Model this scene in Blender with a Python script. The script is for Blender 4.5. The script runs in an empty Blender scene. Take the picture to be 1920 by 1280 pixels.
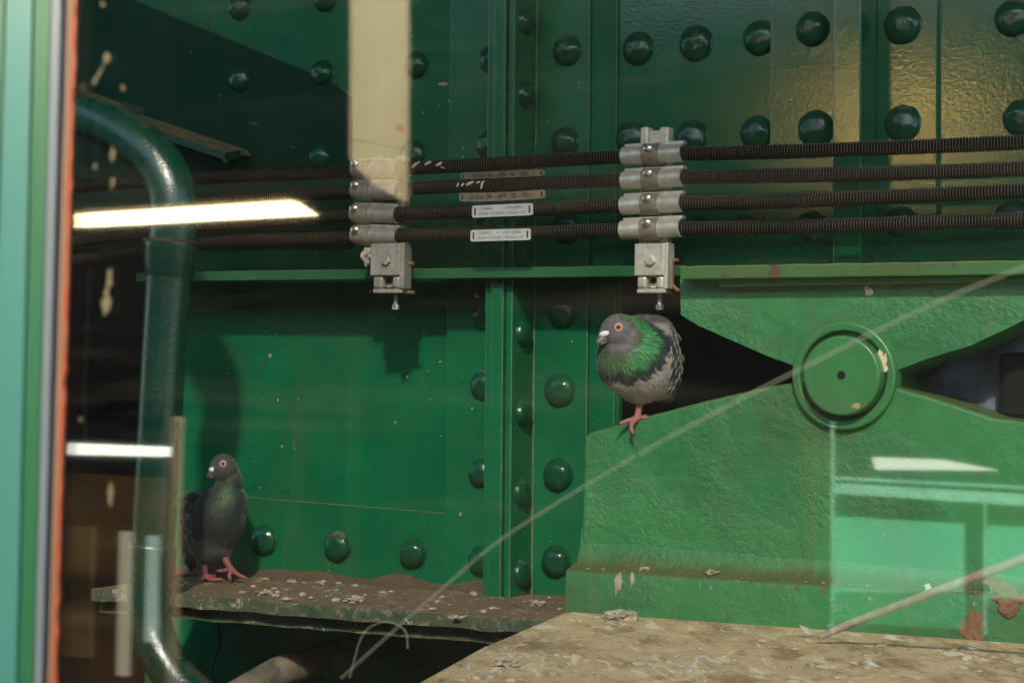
import bpy, bmesh, math, random
from math import radians, sin, cos, pi
from mathutils import Vector, Matrix, noise
from mathutils.bvhtree import BVHTree

random.seed(7)
sc = bpy.context.scene
COL = sc.collection

# ------------------------------------------------------------------ camera
F_PX = 4000.0                       # focal length in pixels of the 1920 wide photograph
YAW, PITCH, ROLL = radians(28), radians(1.5), radians(1.0)
cam_d = bpy.data.cameras.new("camera"); cam = bpy.data.objects.new("camera", cam_d); COL.objects.link(cam)
cam_d.sensor_width = 36; cam_d.lens = 36 * F_PX / 1920; cam_d.clip_start = .05; cam_d.clip_end = 2000
CR = (Matrix.Rotation(YAW, 4, 'Z') @ Matrix.Rotation(pi/2 + PITCH, 4, 'X') @ Matrix.Rotation(ROLL, 4, 'Z'))
C3 = CR.to_3x3()
FWD = C3 @ Vector((0, 0, -1)); RGT = C3 @ Vector((1, 0, 0)); UPV = C3 @ Vector((0, 1, 0))
CP = Vector((0, 0, 1.5)) - FWD * 4.0
cam.matrix_world = Matrix.Translation(CP) @ CR
cam_d.dof.use_dof = True; cam_d.dof.focus_distance = 3.75; cam_d.dof.aperture_fstop = 14
sc.camera = cam

# ------------------------------------------------------------------ world, sun, exposure
SUN_DIR = Vector((0.46, -1.0, 0.80)).normalized()      # towards the sun
w = bpy.data.worlds.new("World"); sc.world = w; w.use_nodes = True
wn = w.node_tree; bg = wn.nodes["Background"]
sky = wn.nodes.new("ShaderNodeTexSky"); sky.sky_type = 'NISHITA'; sky.sun_disc = False
sky.sun_elevation = math.asin(SUN_DIR.z); sky.sun_rotation = math.atan2(SUN_DIR.x, SUN_DIR.y)
wn.links.new(sky.outputs[0], bg.inputs[0]); bg.inputs[1].default_value = .15
sun_d = bpy.data.lights.new("sun", 'SUN'); sun_d.energy = 1.45; sun_d.angle = radians(2.5); sun_d.color = (1, .92, .76)
sun = bpy.data.objects.new("sun", sun_d); COL.objects.link(sun)
sun.rotation_euler = SUN_DIR.to_track_quat('Z', 'Y').to_euler(); sun.location = (3, -2, 6)
sc.view_settings.view_transform = 'Standard'; sc.view_settings.look = 'None'
sc.view_settings.exposure = 1.35; sc.view_settings.gamma = 1.0
sc.render.engine = 'CYCLES'
sc.cycles.use_denoising = True
sc.cycles.max_bounces = 8; sc.cycles.transparent_max_bounces = 16; sc.cycles.sample_clamp_indirect = 4

# ------------------------------------------------------------------ picture measurements -> places
def ray(px, py):
    return (FWD + RGT * ((px - 960) / F_PX) + UPV * ((640 - py) / F_PX))
def P(px, py, Y=0.0):
    d = ray(px, py); t = (Y - CP.y) / d.y; return CP + d * t
def PZ(px, py, z):
    d = ray(px, py); t = (z - CP.z) / d.z; return CP + d * t
YP = -2.60                                             # glazed face of the window
def RV(px, py, Y):                                     # place of a thing on the viewer's side that the pane mirrors
    v = P(px, py, 2 * YP - Y); return Vector((v.x, Y, v.z))

# ------------------------------------------------------------------ object helpers
def link(name, me, mat=None, parent=None):
    o = bpy.data.objects.new(name, me); COL.objects.link(o)
    if mat is not None:
        for m in (mat if isinstance(mat, (list, tuple)) else [mat]): me.materials.append(m)
    if parent is not None:
        o.parent = parent
        o.matrix_parent_inverse = ROOTINV.get(parent.name, Matrix())
    return o
ROOTINV = {}
def tag(o, label, cat, group=None, kind=None):
    if label: o["label"] = label
    if cat: o["category"] = cat
    if group: o["group"] = group
    if kind: o["kind"] = kind
    return o
def thing(name, label, cat, loc=(0, 0, 0), group=None):
    o = bpy.data.objects.new(name, None); COL.objects.link(o); o.location = loc; o.empty_display_size = .05
    tag(o, label, cat, group)
    ROOTINV[o.name] = Matrix.Translation(-Vector(loc))
    return o
def mesh(bm, smooth=True, ang=40):
    me = bpy.data.meshes.new("m"); bmesh.ops.recalc_face_normals(bm, faces=bm.faces); bm.to_mesh(me); bm.free()
    if smooth:
        for p in me.polygons: p.use_smooth = True
        try: me.set_sharp_from_angle(angle=radians(ang))
        except Exception: pass
    return me
def bev(o, wdt=.002, seg=2):
    m = o.modifiers.new("b", 'BEVEL'); m.width = wdt; m.segments = seg; m.limit_method = 'ANGLE'; m.angle_limit = radians(35)
    return o
def box_bm(x0, x1, y0, y1, z0, z1, bm=None):
    bm = bm or bmesh.new()
    vs = [bm.verts.new((x, y, z)) for x in (x0, x1) for y in (y0, y1) for z in (z0, z1)]
    for f in ((0, 1, 3, 2), (4, 6, 7, 5), (0, 4, 5, 1), (2, 3, 7, 6), (0, 2, 6, 4), (1, 5, 7, 3)):
        bm.faces.new([vs[i] for i in f])
    return bm
def prism_bm(pts, y0, y1, bm=None):
    """closed outline pts (x,z) given for the front plane y0, extruded to y1"""
    bm = bm or bmesh.new()
    a = [bm.verts.new((x, y0, z)) for x, z in pts]; b = [bm.verts.new((x, y1, z)) for x, z in pts]
    bm.faces.new(a); bm.faces.new(b[::-1])
    n = len(pts)
    for i in range(n): bm.faces.new((a[i], b[i], b[(i+1) % n], a[(i+1) % n]))
    return bm
def pprism(pxpts, y0, y1, bm=None):
    pts = [P(px, py, y0) for px, py in pxpts]
    return prism_bm([(p.x, p.z) for p in pts], y0, y1, bm)
def tube_bm(path, rad, seg=20, bm=None, cap=True, up=Vector((0, 0, 1))):
    bm = bm or bmesh.new()
    path = [Vector(p) for p in path]; n = len(path)
    rad = rad if isinstance(rad, (list, tuple)) else [rad] * n
    rings = []; ref = None
    for i, p in enumerate(path):
        t = (path[min(i+1, n-1)] - path[max(i-1, 0)])
        t = t.normalized() if t.length > 1e-9 else Vector((0, 0, 1))
        if ref is None:
            ref = t.orthogonal().normalized()
        ref = (ref - t * ref.dot(t)).normalized(); s = t.cross(ref)
        rings.append([bm.verts.new(p + (ref * cos(2*pi*k/seg) + s * sin(2*pi*k/seg)) * rad[i]) for k in range(seg)])
    for i in range(n-1):
        for k in range(seg):
            bm.faces.new((rings[i][k], rings[i][(k+1) % seg], rings[i+1][(k+1) % seg], rings[i+1][k]))
    if cap:
        bm.faces.new(rings[0][::-1]); bm.faces.new(rings[-1])
    return bm
def lathe_bm(prof, axis_o, axis_d, seg=32, bm=None):
    """prof: (radius, distance along the axis)"""
    bm = bm or bmesh.new(); d = Vector(axis_d).normalized(); a = d.orthogonal().normalized(); b = d.cross(a); o = Vector(axis_o)
    rings = []
    for r, h in prof:
        if r < 1e-6: rings.append([bm.verts.new(o + d*h)])
        else: rings.append([bm.verts.new(o + d*h + (a*cos(2*pi*k/seg) + b*sin(2*pi*k/seg))*r) for k in range(seg)])
    for A, B in zip(rings, rings[1:]):
        for k in range(seg):
            k2 = (k+1) % seg
            if len(A) == 1 and len(B) == 1: continue
            if len(A) == 1: bm.faces.new((A[0], B[k], B[k2]))
            elif len(B) == 1: bm.faces.new((A[k], B[0], A[k2]))
            else: bm.faces.new((A[k], B[k], B[k2], A[k2]))
    return bm
def spline(pts, n=12):
    """Catmull-Rom through pts"""
    pts = [Vector(p) for p in pts]; out = []
    q = [pts[0]*2 - pts[1]] + pts + [pts[-1]*2 - pts[-2]]
    for i in range(1, len(q)-2):
        for k in range(n):
            t = k / n; a, b, c, d = q[i-1], q[i], q[i+1], q[i+2]
            out.append(.5*((2*b) + (c-a)*t + (2*a-5*b+4*c-d)*t*t + (3*b-a-3*c+d)*t**3))
    out.append(pts[-1]); return out

# ------------------------------------------------------------------ materials
def newmat(name):
    m = bpy.data.materials.new(name); m.use_nodes = True
    nt = m.node_tree; return m, nt, nt.nodes["Principled BSDF"]
def N(nt, typ, **kw):
    n = nt.nodes.new(typ)
    for k, v in kw.items():
        if k in n.inputs: n.inputs[k].default_value = v
        else: setattr(n, k, v)
    return n
def noise_tex(nt, vec, scale, detail=5, rough=.55, dist=0):
    n = nt.nodes.new("ShaderNodeTexNoise"); n.inputs["Scale"].default_value = scale; n.inputs["Detail"].default_value = detail
    n.inputs["Roughness"].default_value = rough; n.inputs["Distortion"].default_value = dist
    nt.links.new(vec, n.inputs["Vector"]); return n.outputs[0]
def ramp(nt, fac, stops):
    r = nt.nodes.new("ShaderNodeValToRGB"); el = r.color_ramp.elements
    while len(el) < len(stops): el.new(.5)
    for e, (p, c) in zip(el, stops):
        e.position = p; e.color = (c, c, c, 1) if not isinstance(c, tuple) else (*c, 1)
    nt.links.new(fac, r.inputs[0]); return r.outputs[0]
def mix(nt, fac, a, b, mode='MIX'):
    m = nt.nodes.new("ShaderNodeMix"); m.data_type = 'RGBA'; m.blend_type = mode
    for i, v in ((0, fac), (6, a), (7, b)):
        if isinstance(v, (int, float)): m.inputs[i].default_value = v
        elif isinstance(v, tuple): m.inputs[i].default_value = (*v, 1)
        else: nt.links.new(v, m.inputs[i])
    return m.outputs[2]
def math_(nt, op, a, b=0.0):
    m = nt.nodes.new("ShaderNodeMath"); m.operation = op
    for i, v in ((0, a), (1, b)):
        if isinstance(v, (int, float)): m.inputs[i].default_value = v
        else: nt.links.new(v, m.inputs[i])
    return m.outputs[0]
def bump(nt, b, height, strength=.5, dist=.002, prev=None):
    n = nt.nodes.new("ShaderNodeBump"); n.inputs["Strength"].default_value = strength; n.inputs["Distance"].default_value = dist
    nt.links.new(height, n.inputs["Height"])
    if prev is not None: nt.links.new(prev, n.inputs["Normal"])
    if b is not None: nt.links.new(n.outputs[0], b.inputs["Normal"])
    return n.outputs[0]
def coords(nt):
    return nt.nodes.new("ShaderNodeTexCoord").outputs["Object"]
def upness(nt):
    g = nt.nodes.new("ShaderNodeNewGeometry"); s = nt.nodes.new("ShaderNodeSeparateXYZ")
    nt.links.new(g.outputs["Normal"], s.inputs[0]); return s.outputs[2]

DUST = (.17, .115, .06)
def paint(name, col, col2, rough=.38, bscale=90, bstr=.4, bdist=.002, dust=1.0, dustcol=DUST, coarse=0, spots=.0, dust_lo=.35, worn=None, spec=.5, stain=0, rnd=False):
    m, nt, b = newmat(name); v = coords(nt)
    n1 = noise_tex(nt, v, 6, 6, .6)
    c = mix(nt, ramp(nt, n1, [(.35, 0.), (.65, 1.)]), col, col2)
    # faint run marks down the plate
    mp = nt.nodes.new("ShaderNodeMapping"); mp.inputs["Scale"].default_value = (26, 26, 1.6); nt.links.new(v, mp.inputs[0])
    st = ramp(nt, noise_tex(nt, mp.outputs[0], 1, 4, .6), [(.56, 0.), (.75, .35)])
    c = mix(nt, st, c, tuple(x*.5 + y*.35 for x, y in zip(col, (.08, .08, .05))))
    if stain:
        c = mix(nt, ramp(nt, noise_tex(nt, v, 3.2, 7, .68, .4), [(.48, 0.), (.68, stain)]), c, (.07, .075, .025))
        c = mix(nt, ramp(nt, noise_tex(nt, mp.outputs[0], .6, 6, .7, .2), [(.55, 0.), (.72, stain*.7)]), c, (.16, .17, .08))
    if spots:
        sp = ramp(nt, noise_tex(nt, v, 55, 3, .5), [(.70, 0.), (.74, spots)])
        c = mix(nt, sp, c, (.42, .38, .28))
    if dust:
        up = upness(nt); nz = noise_tex(nt, v, 30, 6, .7)
        f = math_(nt, 'ADD', up, math_(nt, 'MULTIPLY', math_(nt, 'SUBTRACT', nz, .5), 1.8 if rnd else .9))
        if rnd: f = math_(nt, 'SUBTRACT', f, math_(nt, 'MULTIPLY', nt.nodes.new("ShaderNodeObjectInfo").outputs["Random"], .5))
        c = mix(nt, math_(nt, 'MULTIPLY', ramp(nt, f, [(dust_lo, 0.), (dust_lo+.35, 1.)]), dust), c, dustcol)
    if worn:
        wz = ramp(nt, noise_tex(nt, v, 22, 8, .75, .4), [(worn, 0.), (worn+.04, 1.)])
        c = mix(nt, wz, c, (.10, .045, .02))
    nt.links.new(c, b.inputs["Base Color"])
    r = ramp(nt, noise_tex(nt, v, 18, 5, .6), [(.3, rough*.8), (.7, min(1, rough*1.35))])
    nt.links.new(r, b.inputs["Roughness"]); b.inputs["Specular IOR Level"].default_value = spec
    h = bump(nt, None, noise_tex(nt, v, bscale, 4, .6), bstr, bdist)
    if coarse:
        msk = ramp(nt, noise_tex(nt, v, 7, 3, .5), [(.42, .12), (.62, 1.)])
        vv = noise_tex(nt, v, 105, 5, .62, .15)
        h = bump(nt, None, math_(nt, 'MULTIPLY', vv, msk), coarse, .005, h)
        pit = ramp(nt, noise_tex(nt, v, 95, 4, .6, .5), [(.30, 0.), (.42, 1.)])
        h = bump(nt, None, math_(nt, 'MULTIPLY', pit, msk), coarse*.5, .002, h)
        h = bump(nt, None, noise_tex(nt, v, 14, 3, .5), .18, .010, h)
    nt.links.new(h, b.inputs["Normal"])
    return m
GREEN = (.003, .130, .052); GREEN2 = (.002, .095, .040)
M_web = paint("green_gloss_paint", GREEN, GREEN2, .30, 130, .45, .0018, spots=.25, spec=.15, stain=.18)
M_webR = paint("orange_peel_paint", (.004, .12, .046), (.004, .10, .04), .13, 150, .5, .0006, dust=.6, spec=.8)
M_riv = paint("rivet_paint", (.003, .075, .033), (.003, .055, .026), .20, 60, .6, .002, dust=.9, dust_lo=.5, rnd=True)
M_rivdirty = M_riv
M_stiff = paint("stiffener_paint", (.008, .14, .055), (.006, .11, .045), .24, 120, .4, .0015, spec=.35)
M_cast = paint("casting_paint", (.042, .215, .072), (.028, .155, .052), .42, 55, .5, .003, dust=.7, dustcol=(.10, .10, .04), coarse=.75, spots=.12, dust_lo=.45, stain=.5)
M_pin = paint("pin_paint", (.048, .22, .075), (.04, .175, .06), .36, 120, .35, .0012, dust=.5, dustcol=(.12, .12, .05), dust_lo=.6, stain=.3)
M_rail = paint("rail_paint", (.025, .14, .045), (.015, .09, .03), .42, 80, .4, .002, dustcol=(.16, .12, .06), spots=.3, worn=.66)
M_pipe = paint("pipe_paint", (.002, .042, .026), (.002, .03, .02), .24, 150, .6, .0014, dust=.5, dust_lo=.7, spec=.8)
M_ledge = paint("dirty_ledge", (.03, .075, .035), (.06, .06, .03), .75, 60, .8, .004, dustcol=(.13, .095, .055), coarse=.6, spots=.8, dust_lo=.1)

m, nt, b = newmat("crusted_ledge"); v0 = coords(nt)
mp = nt.nodes.new("ShaderNodeMapping"); mp.inputs["Scale"].default_value = (15, 5, 16); rt = nt.nodes.new("ShaderNodeMapping"); rt.inputs["Rotation"].default_value = (0, 0, -YAW); nt.links.new(v0, rt.inputs[0]); nt.links.new(rt.outputs[0], mp.inputs[0]); v = mp.outputs[0]
up = upness(nt); f = math_(nt, 'ADD', up, math_(nt, 'MULTIPLY', math_(nt, 'SUBTRACT', noise_tex(nt, v, 2.5, 7, .7), .5), 1.6))
c = mix(nt, ramp(nt, noise_tex(nt, v, 1.2, 6, .7), [(.4, 0.), (.6, 1.)]), (.03, .075, .035), (.075, .085, .05))
c = mix(nt, ramp(nt, f, [(.15, 0.), (.6, 1.)]), c, (.15, .10, .055))
c = mix(nt, ramp(nt, noise_tex(nt, v, 3, 8, .75, .5), [(.52, 0.), (.62, .75)]), c, (.27, .22, .15))
c = mix(nt, ramp(nt, noise_tex(nt, v, 2.3, 7, .7, 1.0), [(.60, 0.), (.65, .9)]), c, (.48, .44, .36))
c = mix(nt, ramp(nt, noise_tex(nt, v, 1.5, 7, .7, .5), [(.58, 0.), (.66, .8)]), c, (.03, .035, .02))
nt.links.new(c, b.inputs["Base Color"]); b.inputs["Roughness"].default_value = .85
h = bump(nt, None, noise_tex(nt, v, 3, 7, .7), .9, .006); bump(nt, b, noise_tex(nt, v0, 160, 5, .7), .6, .002, h)
M_ledge = m
def simple(name, col, rough=.5, metal=0, bs=0, bstr=.3, col2=None, cs=20, spec=.5):
    m, nt, b = newmat(name); v = coords(nt)
    if col2: nt.links.new(mix(nt, ramp(nt, noise_tex(nt, v, cs, 6, .65), [(.38, 0.), (.62, 1.)]), col, col2), b.inputs["Base Color"])
    else: b.inputs["Base Color"].default_value = (*col, 1)
    b.inputs["Roughness"].default_value = rough; b.inputs["Metallic"].default_value = metal; b.inputs["Specular IOR Level"].default_value = spec
    if bs: bump(nt, b, noise_tex(nt, v, bs, 5, .6), bstr, .002)
    return m
def emit(name, col, s):
    m = bpy.data.materials.new(name); m.use_nodes = True; nt = m.node_tree; nt.nodes.clear()
    e = nt.nodes.new("ShaderNodeEmission"); e.inputs[0].default_value = (*col, 1); e.inputs[1].default_value = s
    o = nt.nodes.new("ShaderNodeOutputMaterial"); nt.links.new(e.outputs[0], o.inputs[0]); return m
M_zinc = simple("galvanised_steel", (.74, .70, .58), .40, .4, 220, .3, (.52, .48, .38), 45)
M_zincd = simple("dull_galvanised_steel", (.44, .40, .34), .5, .4, 220, .25, (.27, .25, .21), 45)
M_strap = simple("strap_steel", (.40, .34, .25), .5, .4, 200, .25, (.24, .21, .17), 60)
M_screw = simple("bright_screw", (.75, .74, .68), .25, .9, 150, .3)
M_rust = simple("rusty_steel", (.16, .07, .035), .8, .1, 150, .5, (.25, .14, .08), 60)
M_conduit = simple("black_conduit_plastic", (.007, .006, .005), .24, 0, 0, 0, (.020, .014, .009), 25, .9)
M_ridge = simple("conduit_ridge_glint", (.055, .040, .026), .35, 0, 0, 0, (.10, .072, .045), 12, .9)  # paler ridge tops stand in for gloss ticks along the conduits
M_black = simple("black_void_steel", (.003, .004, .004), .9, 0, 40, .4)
M_dark = simple("dark_soffit", (.004, .007, .005), .9)
M_white = simple("white_tag_plastic", (.62, .62, .58), .5, 0, 200, .1, (.52, .52, .48), 60)
M_tan = simple("aged_tag_plastic", (.36, .30, .21), .6, 0, 150, .2, (.27, .22, .14), 90)
M_ink = simple("black_ink", (.015, .015, .015), .7)
M_inkg = simple("faded_ink", (.27, .27, .26), .7)
M_dab = simple("white_paint_dab", (.70, .66, .52), .6)
M_drop = simple("bird_dropping", (.45, .41, .33), .9, 0, 150, .5, (.28, .22, .15), 60)

# ------------------------------------------------------------------ girder
girder = thing("steel_girder", "large dark green riveted steel bridge girder filling the back of the view", "girder", P(700, 1080, 0))
def gpart(name, bm, mat, smooth=False, b=.0015):
    o = link(name, mesh(bm, smooth), mat, girder)
    if b: bev(o, b)
    return o
TOPY = -260
# webs
gpart("web_plate", pprism([(1122, TOPY), (1640, TOPY), (1640, 505), (1122, 512)], -.001, .015), M_webR)
gpart("web_plate", pprism([(395, TOPY), (1121, TOPY), (1119, 512), (1160, 512), (1160, 1400), (270, 1330), (278, 470), (392, 470)], 0, .016), M_web)
gpart("web_plate", pprism([(-300, TOPY), (391, TOPY), (388, 466), (-300, 466)], 0.004, .02), M_web)
gpart("web_plate", pprism([(1645, TOPY), (2300, TOPY), (2300, 492), (1645, 500)], -.002, .014), M_webR)
# first stiffener: flange angles, built-up leg of three plates
def vstrip(name, x0t, x1t, x0b, x1b, yt, yb, y0, y1, mat, b=.0015):
    return gpart(name, pprism([(x0t, yt), (x1t, yt), (x1b, yb), (x0b, yb)], y0, y1), mat, b=b)
def lerp(a, b, t): return a + (b - a) * t
ST1 = 1118
def st_x(x_at_top, x_at_bot, y): return lerp(x_at_top, x_at_bot, y / 1130)
# flange against the web (one sheet from left edge to right edge)
def leg(name, rt_px_top, rt_px_bot, yt, yb, x_off0, x_off1, y0, y1, mat, b=.0015):
    """an upright box whose right rear edge runs through the given picture points on the web plane"""
    a = P(st_x(rt_px_top, rt_px_bot, yt), yt, 0); c = P(st_x(rt_px_top, rt_px_bot, yb), yb, 0)
    bm = bmesh.new(); vs = []
    for p in (a, c):
        for (xo, yy) in ((x_off0, y0), (x_off1, y0), (x_off1, y1), (x_off0, y1)):
            vs.append(bm.verts.new((p.x + xo, yy, p.z)))
    bm.faces.new(vs[:4]); bm.faces.new(vs[4:][::-1])
    for k in range(4): bm.faces.new((vs[k], vs[4+k], vs[4+(k+1) % 4], vs[(k+1) % 4]))
    return gpart(name, bm, mat, b=b)
R1 = (1012, 1002)
leg("stiffener_flange", *R1, TOPY, 1150, .000, .112, -.014, -.001, M_stiff)
leg("stiffener_flange", *R1, TOPY, 1112, -.185, -.058, -.014, -.001, M_stiff)
leg("stiffener_leg", *R1, TOPY, 1150, -.014, .000, -.098, -.001, M_stiff, .003)
leg("stiffener_leg", *R1, TOPY, 1150, -.040, -.0165, -.106, -.001, M_stiff, .003)
leg("stiffener_leg", *R1, TOPY, 1150, -.057, -.0425, -.098, -.001, M_stiff, .003)
leg("cover_strip", *R1, TOPY, 1150, .112, .165, -.007, -.001, M_web)
M_edge = simple("dusty_edge", (.16, .20, .09), .8, 0, 200, .8, (.05, .16, .07), 60)
def edgeline(xo, yy, r, yt, yb, name="dusty_edge", rr=R1, mat=None):
    pts = []; rads = []; a = P(st_x(*rr, yt), yt, 0); c = P(st_x(*rr, yb), yb, 0); n = 160
    for i in range(n+1):
        p = a.lerp(c, i/n); pts.append(Vector((p.x + xo, yy, p.z))); rads.append(r*(.75 + .8*abs(noise.noise(Vector((p.z*40, xo*99, 1))))))
    gpart(name, tube_bm(pts, rads, 6), mat or M_edge, True, 0)
edgeline(.002, -.0150, .0022, TOPY, 1120); edgeline(-.001, -.0975, .0012, TOPY, 1145); edgeline(-.041, -.0985, .0012, TOPY, 1145); edgeline(.111, -.0135, .0012, TOPY, 1110)
edgeline(.163, -.0068, .0010, TOPY, 1000); edgeline(-.016, -.1045, .0010, TOPY, 1145)
# second stiffener, upper right
R2 = (1650, 1648)
leg("stiffener_flange", *R2, TOPY, 560, .000, .105, -.016, -.0015, M_webR)
leg("stiffener_flange", *R2, TOPY, 560, -.195, -.052, -.016, -.0015, M_webR)
leg("stiffener_leg", *R2, TOPY, 560, -.050, .000, -.10, -.001, M_webR, .003)
# bottom flange angle standing against the web
gpart("bottom_angle", pprism([(262, 915), (853, 963), (853, 1125), (262, 1090)], -.0125, -.001), M_web)
gpart("bottom_angle", pprism([(1112, 440), (2300, 424), (2300, 500), (1112, 510)], -.03, -.003), M_web)
# rivets
def rivet_mesh(r=.028, h=.019):
    prof = [(r*1.08, 0), (r*1.06, .0015), (r, .002)] + [(r*cos(a), .002+h*sin(a)) for a in [k*pi/2/9 for k in range(1, 9)]] + [(0, .002+h)]
    bm = lathe_bm(prof, (0, 0, 0), (0, -1, 0), 28)
    for v in bm.verts:
        v.co += v.co.normalized() * (noise.noise(v.co*70 + Vector((r*900, 3, 1))) * .0022)
    return mesh(bm, True, 80)
RM = [rivet_mesh(.029, .017), rivet_mesh(.028, .019), rivet_mesh(.030, .016)]
for m_ in RM: m_.materials.append(M_riv)
def rivet(px, py, Y, s=1.0, side=False, n=[0]):
    o = bpy.data.objects.new("rivet", RM[n[0] % 3]); n[0] += 1; COL.objects.link(o); o.parent = girder
    o.matrix_parent_inverse = ROOTINV[girder.name]; p = P(px, py, Y); o.location = p
    o.scale = (s, s, s)
    o.rotation_euler = (0, random.uniform(0, 6), pi/2 if side else 0)
    return o
for px, py in ((1063, 95), (1197, 92), (1305, 82), (1425, 72), (1524, 55), (1693, 48), (1900, 35),
               (1059, 267), (1185, 260), (1297, 258), (1419, 250), (1530, 242), (1693, 232), (1915, 222),
               (1062, 428), (1180, 432), (1305, 436), (1408, 432), (1522, 430), (1688, 420), (1900, 410)):
    on = 1020 < px < 1105 or 1480 < px < 1575 or 1650 < px < 1755
    rivet(px, py, -.016 if on else -.001, .94 if px < 1100 else 1.04)
for px, py in ((450, 150), (605, 138), (440, 300), (600, 295), (780, 122), (775, 290), (450, 14), (610, -2)): rivet(px, py, -.001, .88)
for px, py in ((925, 112), (918, 272), (912, 430), (911, 590), (907, 722), (903, 886), (904, 1052), (914, 553)): rivet(px, py, -.014, .92)
for px, py in ((1055, 585), (1050, 732), (1047, 890), (1043, 1052)): rivet(px, py, -.014, 1.0)
for px, py in ((495, 1012), (634, 1024), (775, 1036), (360, 1000)): rivet(px, py, -.014, .98)
# side rivets on the leg (heads point to +X)
for py in (40, 178, 330, 625, 775, 925, 1075):
    x = P(st_x(*R1, py), py, 0).x
    z = P(985, py, -.055).z
    o = rivet(985, py, -.055, .86, True); o.location = (x, -.056, z); o.rotation_euler = (0, 0, pi/2)
# bottom flange (the ledge)
zl = P(600, 1085, 0).z
bm = bmesh.new()
LX0, LX1 = P(296, 1100, -.2).x, P(1240, 1150, -.2).x
prof = [(0.0, zl), (-.20, zl-.001), (-.40, zl-.004), (-.40, zl-.026), (-.375, zl-.03), (-.375, zl-.05), (0.0, zl-.05)]
nx = 90; rows = []
for i in range(nx+1):
    x = lerp(LX0, LX1, i/nx)
    rows.append([bm.verts.new((x, y + (noise.noise(Vector((x*30, z*9, 2)))*.003 if y < -.3 else 0), z + noise.noise(Vector((x*22, y*14, 0)))*.003)) for y, z in prof])
for i in range(nx):
    for k in range(len(prof)):
        k2 = (k+1) % len(prof); bm.faces.new((rows[i][k], rows[i][k2], rows[i+1][k2], rows[i+1][k]))
bm.faces.new(rows[0]); bm.faces.new(rows[-1][::-1])
gpart("bottom_flange", bm, M_ledge, True, 0)
for px, py in ():
    p = PZ(px, py, zl); o = bpy.data.objects.new("rivet", RM[0]); COL.objects.link(o); o.parent = girder
    o.matrix_parent_inverse = ROOTINV[girder.name]; o.location = p; o.rotation_euler = (-pi/2, 0, 0); o.scale = (1, .7, 1)
# little dirt fillets along the foot of the web
bm = bmesh.new(); prev = None
xa, xb = P(300, 1080, -.01).x, P(1000, 1120, -.01).x
for i in range(121):
    x = lerp(xa, xb, i/120); h = .008 + .020*max(0, noise.noise(Vector((x*11, 0, 5)))+.3) ; d = .03 + .05*max(0, noise.noise(Vector((x*8, 3, 1)))+.35)
    cur = [bm.verts.new((x, -.010, zl+h)), bm.verts.new((x, -.016-d*.4, zl+h*.5)), bm.verts.new((x, -.016-d, zl-.001)), bm.verts.new((x, -.010, zl-.002))]
    if prev:
        for k in range(4): bm.faces.new((prev[k], cur[k], cur[(k+1) % 4], prev[(k+1) % 4]))
    prev = cur
M_dirt = simple("brown_dirt", (.13, .075, .04), .95, 0, 120, 1.0, (.07, .055, .03), 50)
tag(link("dirt", mesh(bm, True), M_dirt), "brown dirt gathered along the foot of the girder on the ledge", "dirt", kind="stuff")
# diagonal brace upper left with a dusty top edge
M_br = paint("brace_paint", (.004, .06, .024), (.003, .045, .02), .45, 90, .4, .002, dust=1, dustcol=(.20, .15, .08), dust_lo=.25)
br = thing("diagonal_brace", "dark green diagonal brace with dusty tan upper edge above the downpipe elbow", "brace", P(300, 240, -.06))
bev(link("plate", mesh(pprism([(60, 148), (140, 178), (300, 228), (448, 278), (456, 292), (440, 302), (300, 262), (140, 210), (60, 182)], -.035, -.004), False), M_br, br), .003)
bm = bmesh.new(); A = P(60, 150, -.04); B = P(450, 281, -.04)
for (p, q) in ((A, B),):
    vs = [bm.verts.new(v) for v in (p, q, q + Vector((0, -.05, -.012)), p + Vector((0, -.05, -.012)), p + Vector((0, 0, -.012)), q + Vector((0, 0, -.012)), q + Vector((0, -.05, -.026)), p + Vector((0, -.05, -.026)))]
    for f in ((0, 1, 2, 3), (4, 7, 6, 5), (3, 2, 6, 7), (0, 4, 5, 1), (0, 3, 7, 4), (1, 5, 6, 2)): bm.faces.new([vs[i] for i in f])
link("outstanding_leg", mesh(bm, False), M_br, br)
# cast shadow at the upper left, put in as a thin darker plate
gpart("shadow_plate", pprism([(-300, -120), (230, -8), (620, 152), (660, 182), (660, 466), (-300, 466)], -.0035, -.0005), paint("shadow_paint", (.002, .038, .019), (.002, .03, .016), .45, 110, .35, .0015, spots=.2, spec=.1), b=.001)

# overhanging deck above (outside the picture) and the dark void behind
deck = thing("bridge_deck", "dark steel bridge deck overhanging the girder from above", "bridge deck", (0, 0, 4))
link("deck_plate", mesh(box_bm(-6, 5, -2.95, 3, 3.99, 4.1), False), M_dark, deck)
link("edge_beam", mesh(box_bm(-6, 5, -3.0, -2.95, 3.96, 4.15), False), M_web, deck)
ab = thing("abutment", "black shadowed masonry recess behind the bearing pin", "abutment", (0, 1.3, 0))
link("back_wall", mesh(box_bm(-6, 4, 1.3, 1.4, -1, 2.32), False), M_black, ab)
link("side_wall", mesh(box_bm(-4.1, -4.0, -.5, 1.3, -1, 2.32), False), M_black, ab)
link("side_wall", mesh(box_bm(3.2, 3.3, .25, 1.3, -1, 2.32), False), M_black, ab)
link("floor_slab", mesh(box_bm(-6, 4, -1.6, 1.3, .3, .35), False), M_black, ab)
gnd = link("ground", mesh(box_bm(-60, 60, -60, 60, -1.3, -1.2), False), simple("ground", (.05, .05, .045), .9)); gnd["kind"] = "structure"

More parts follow.
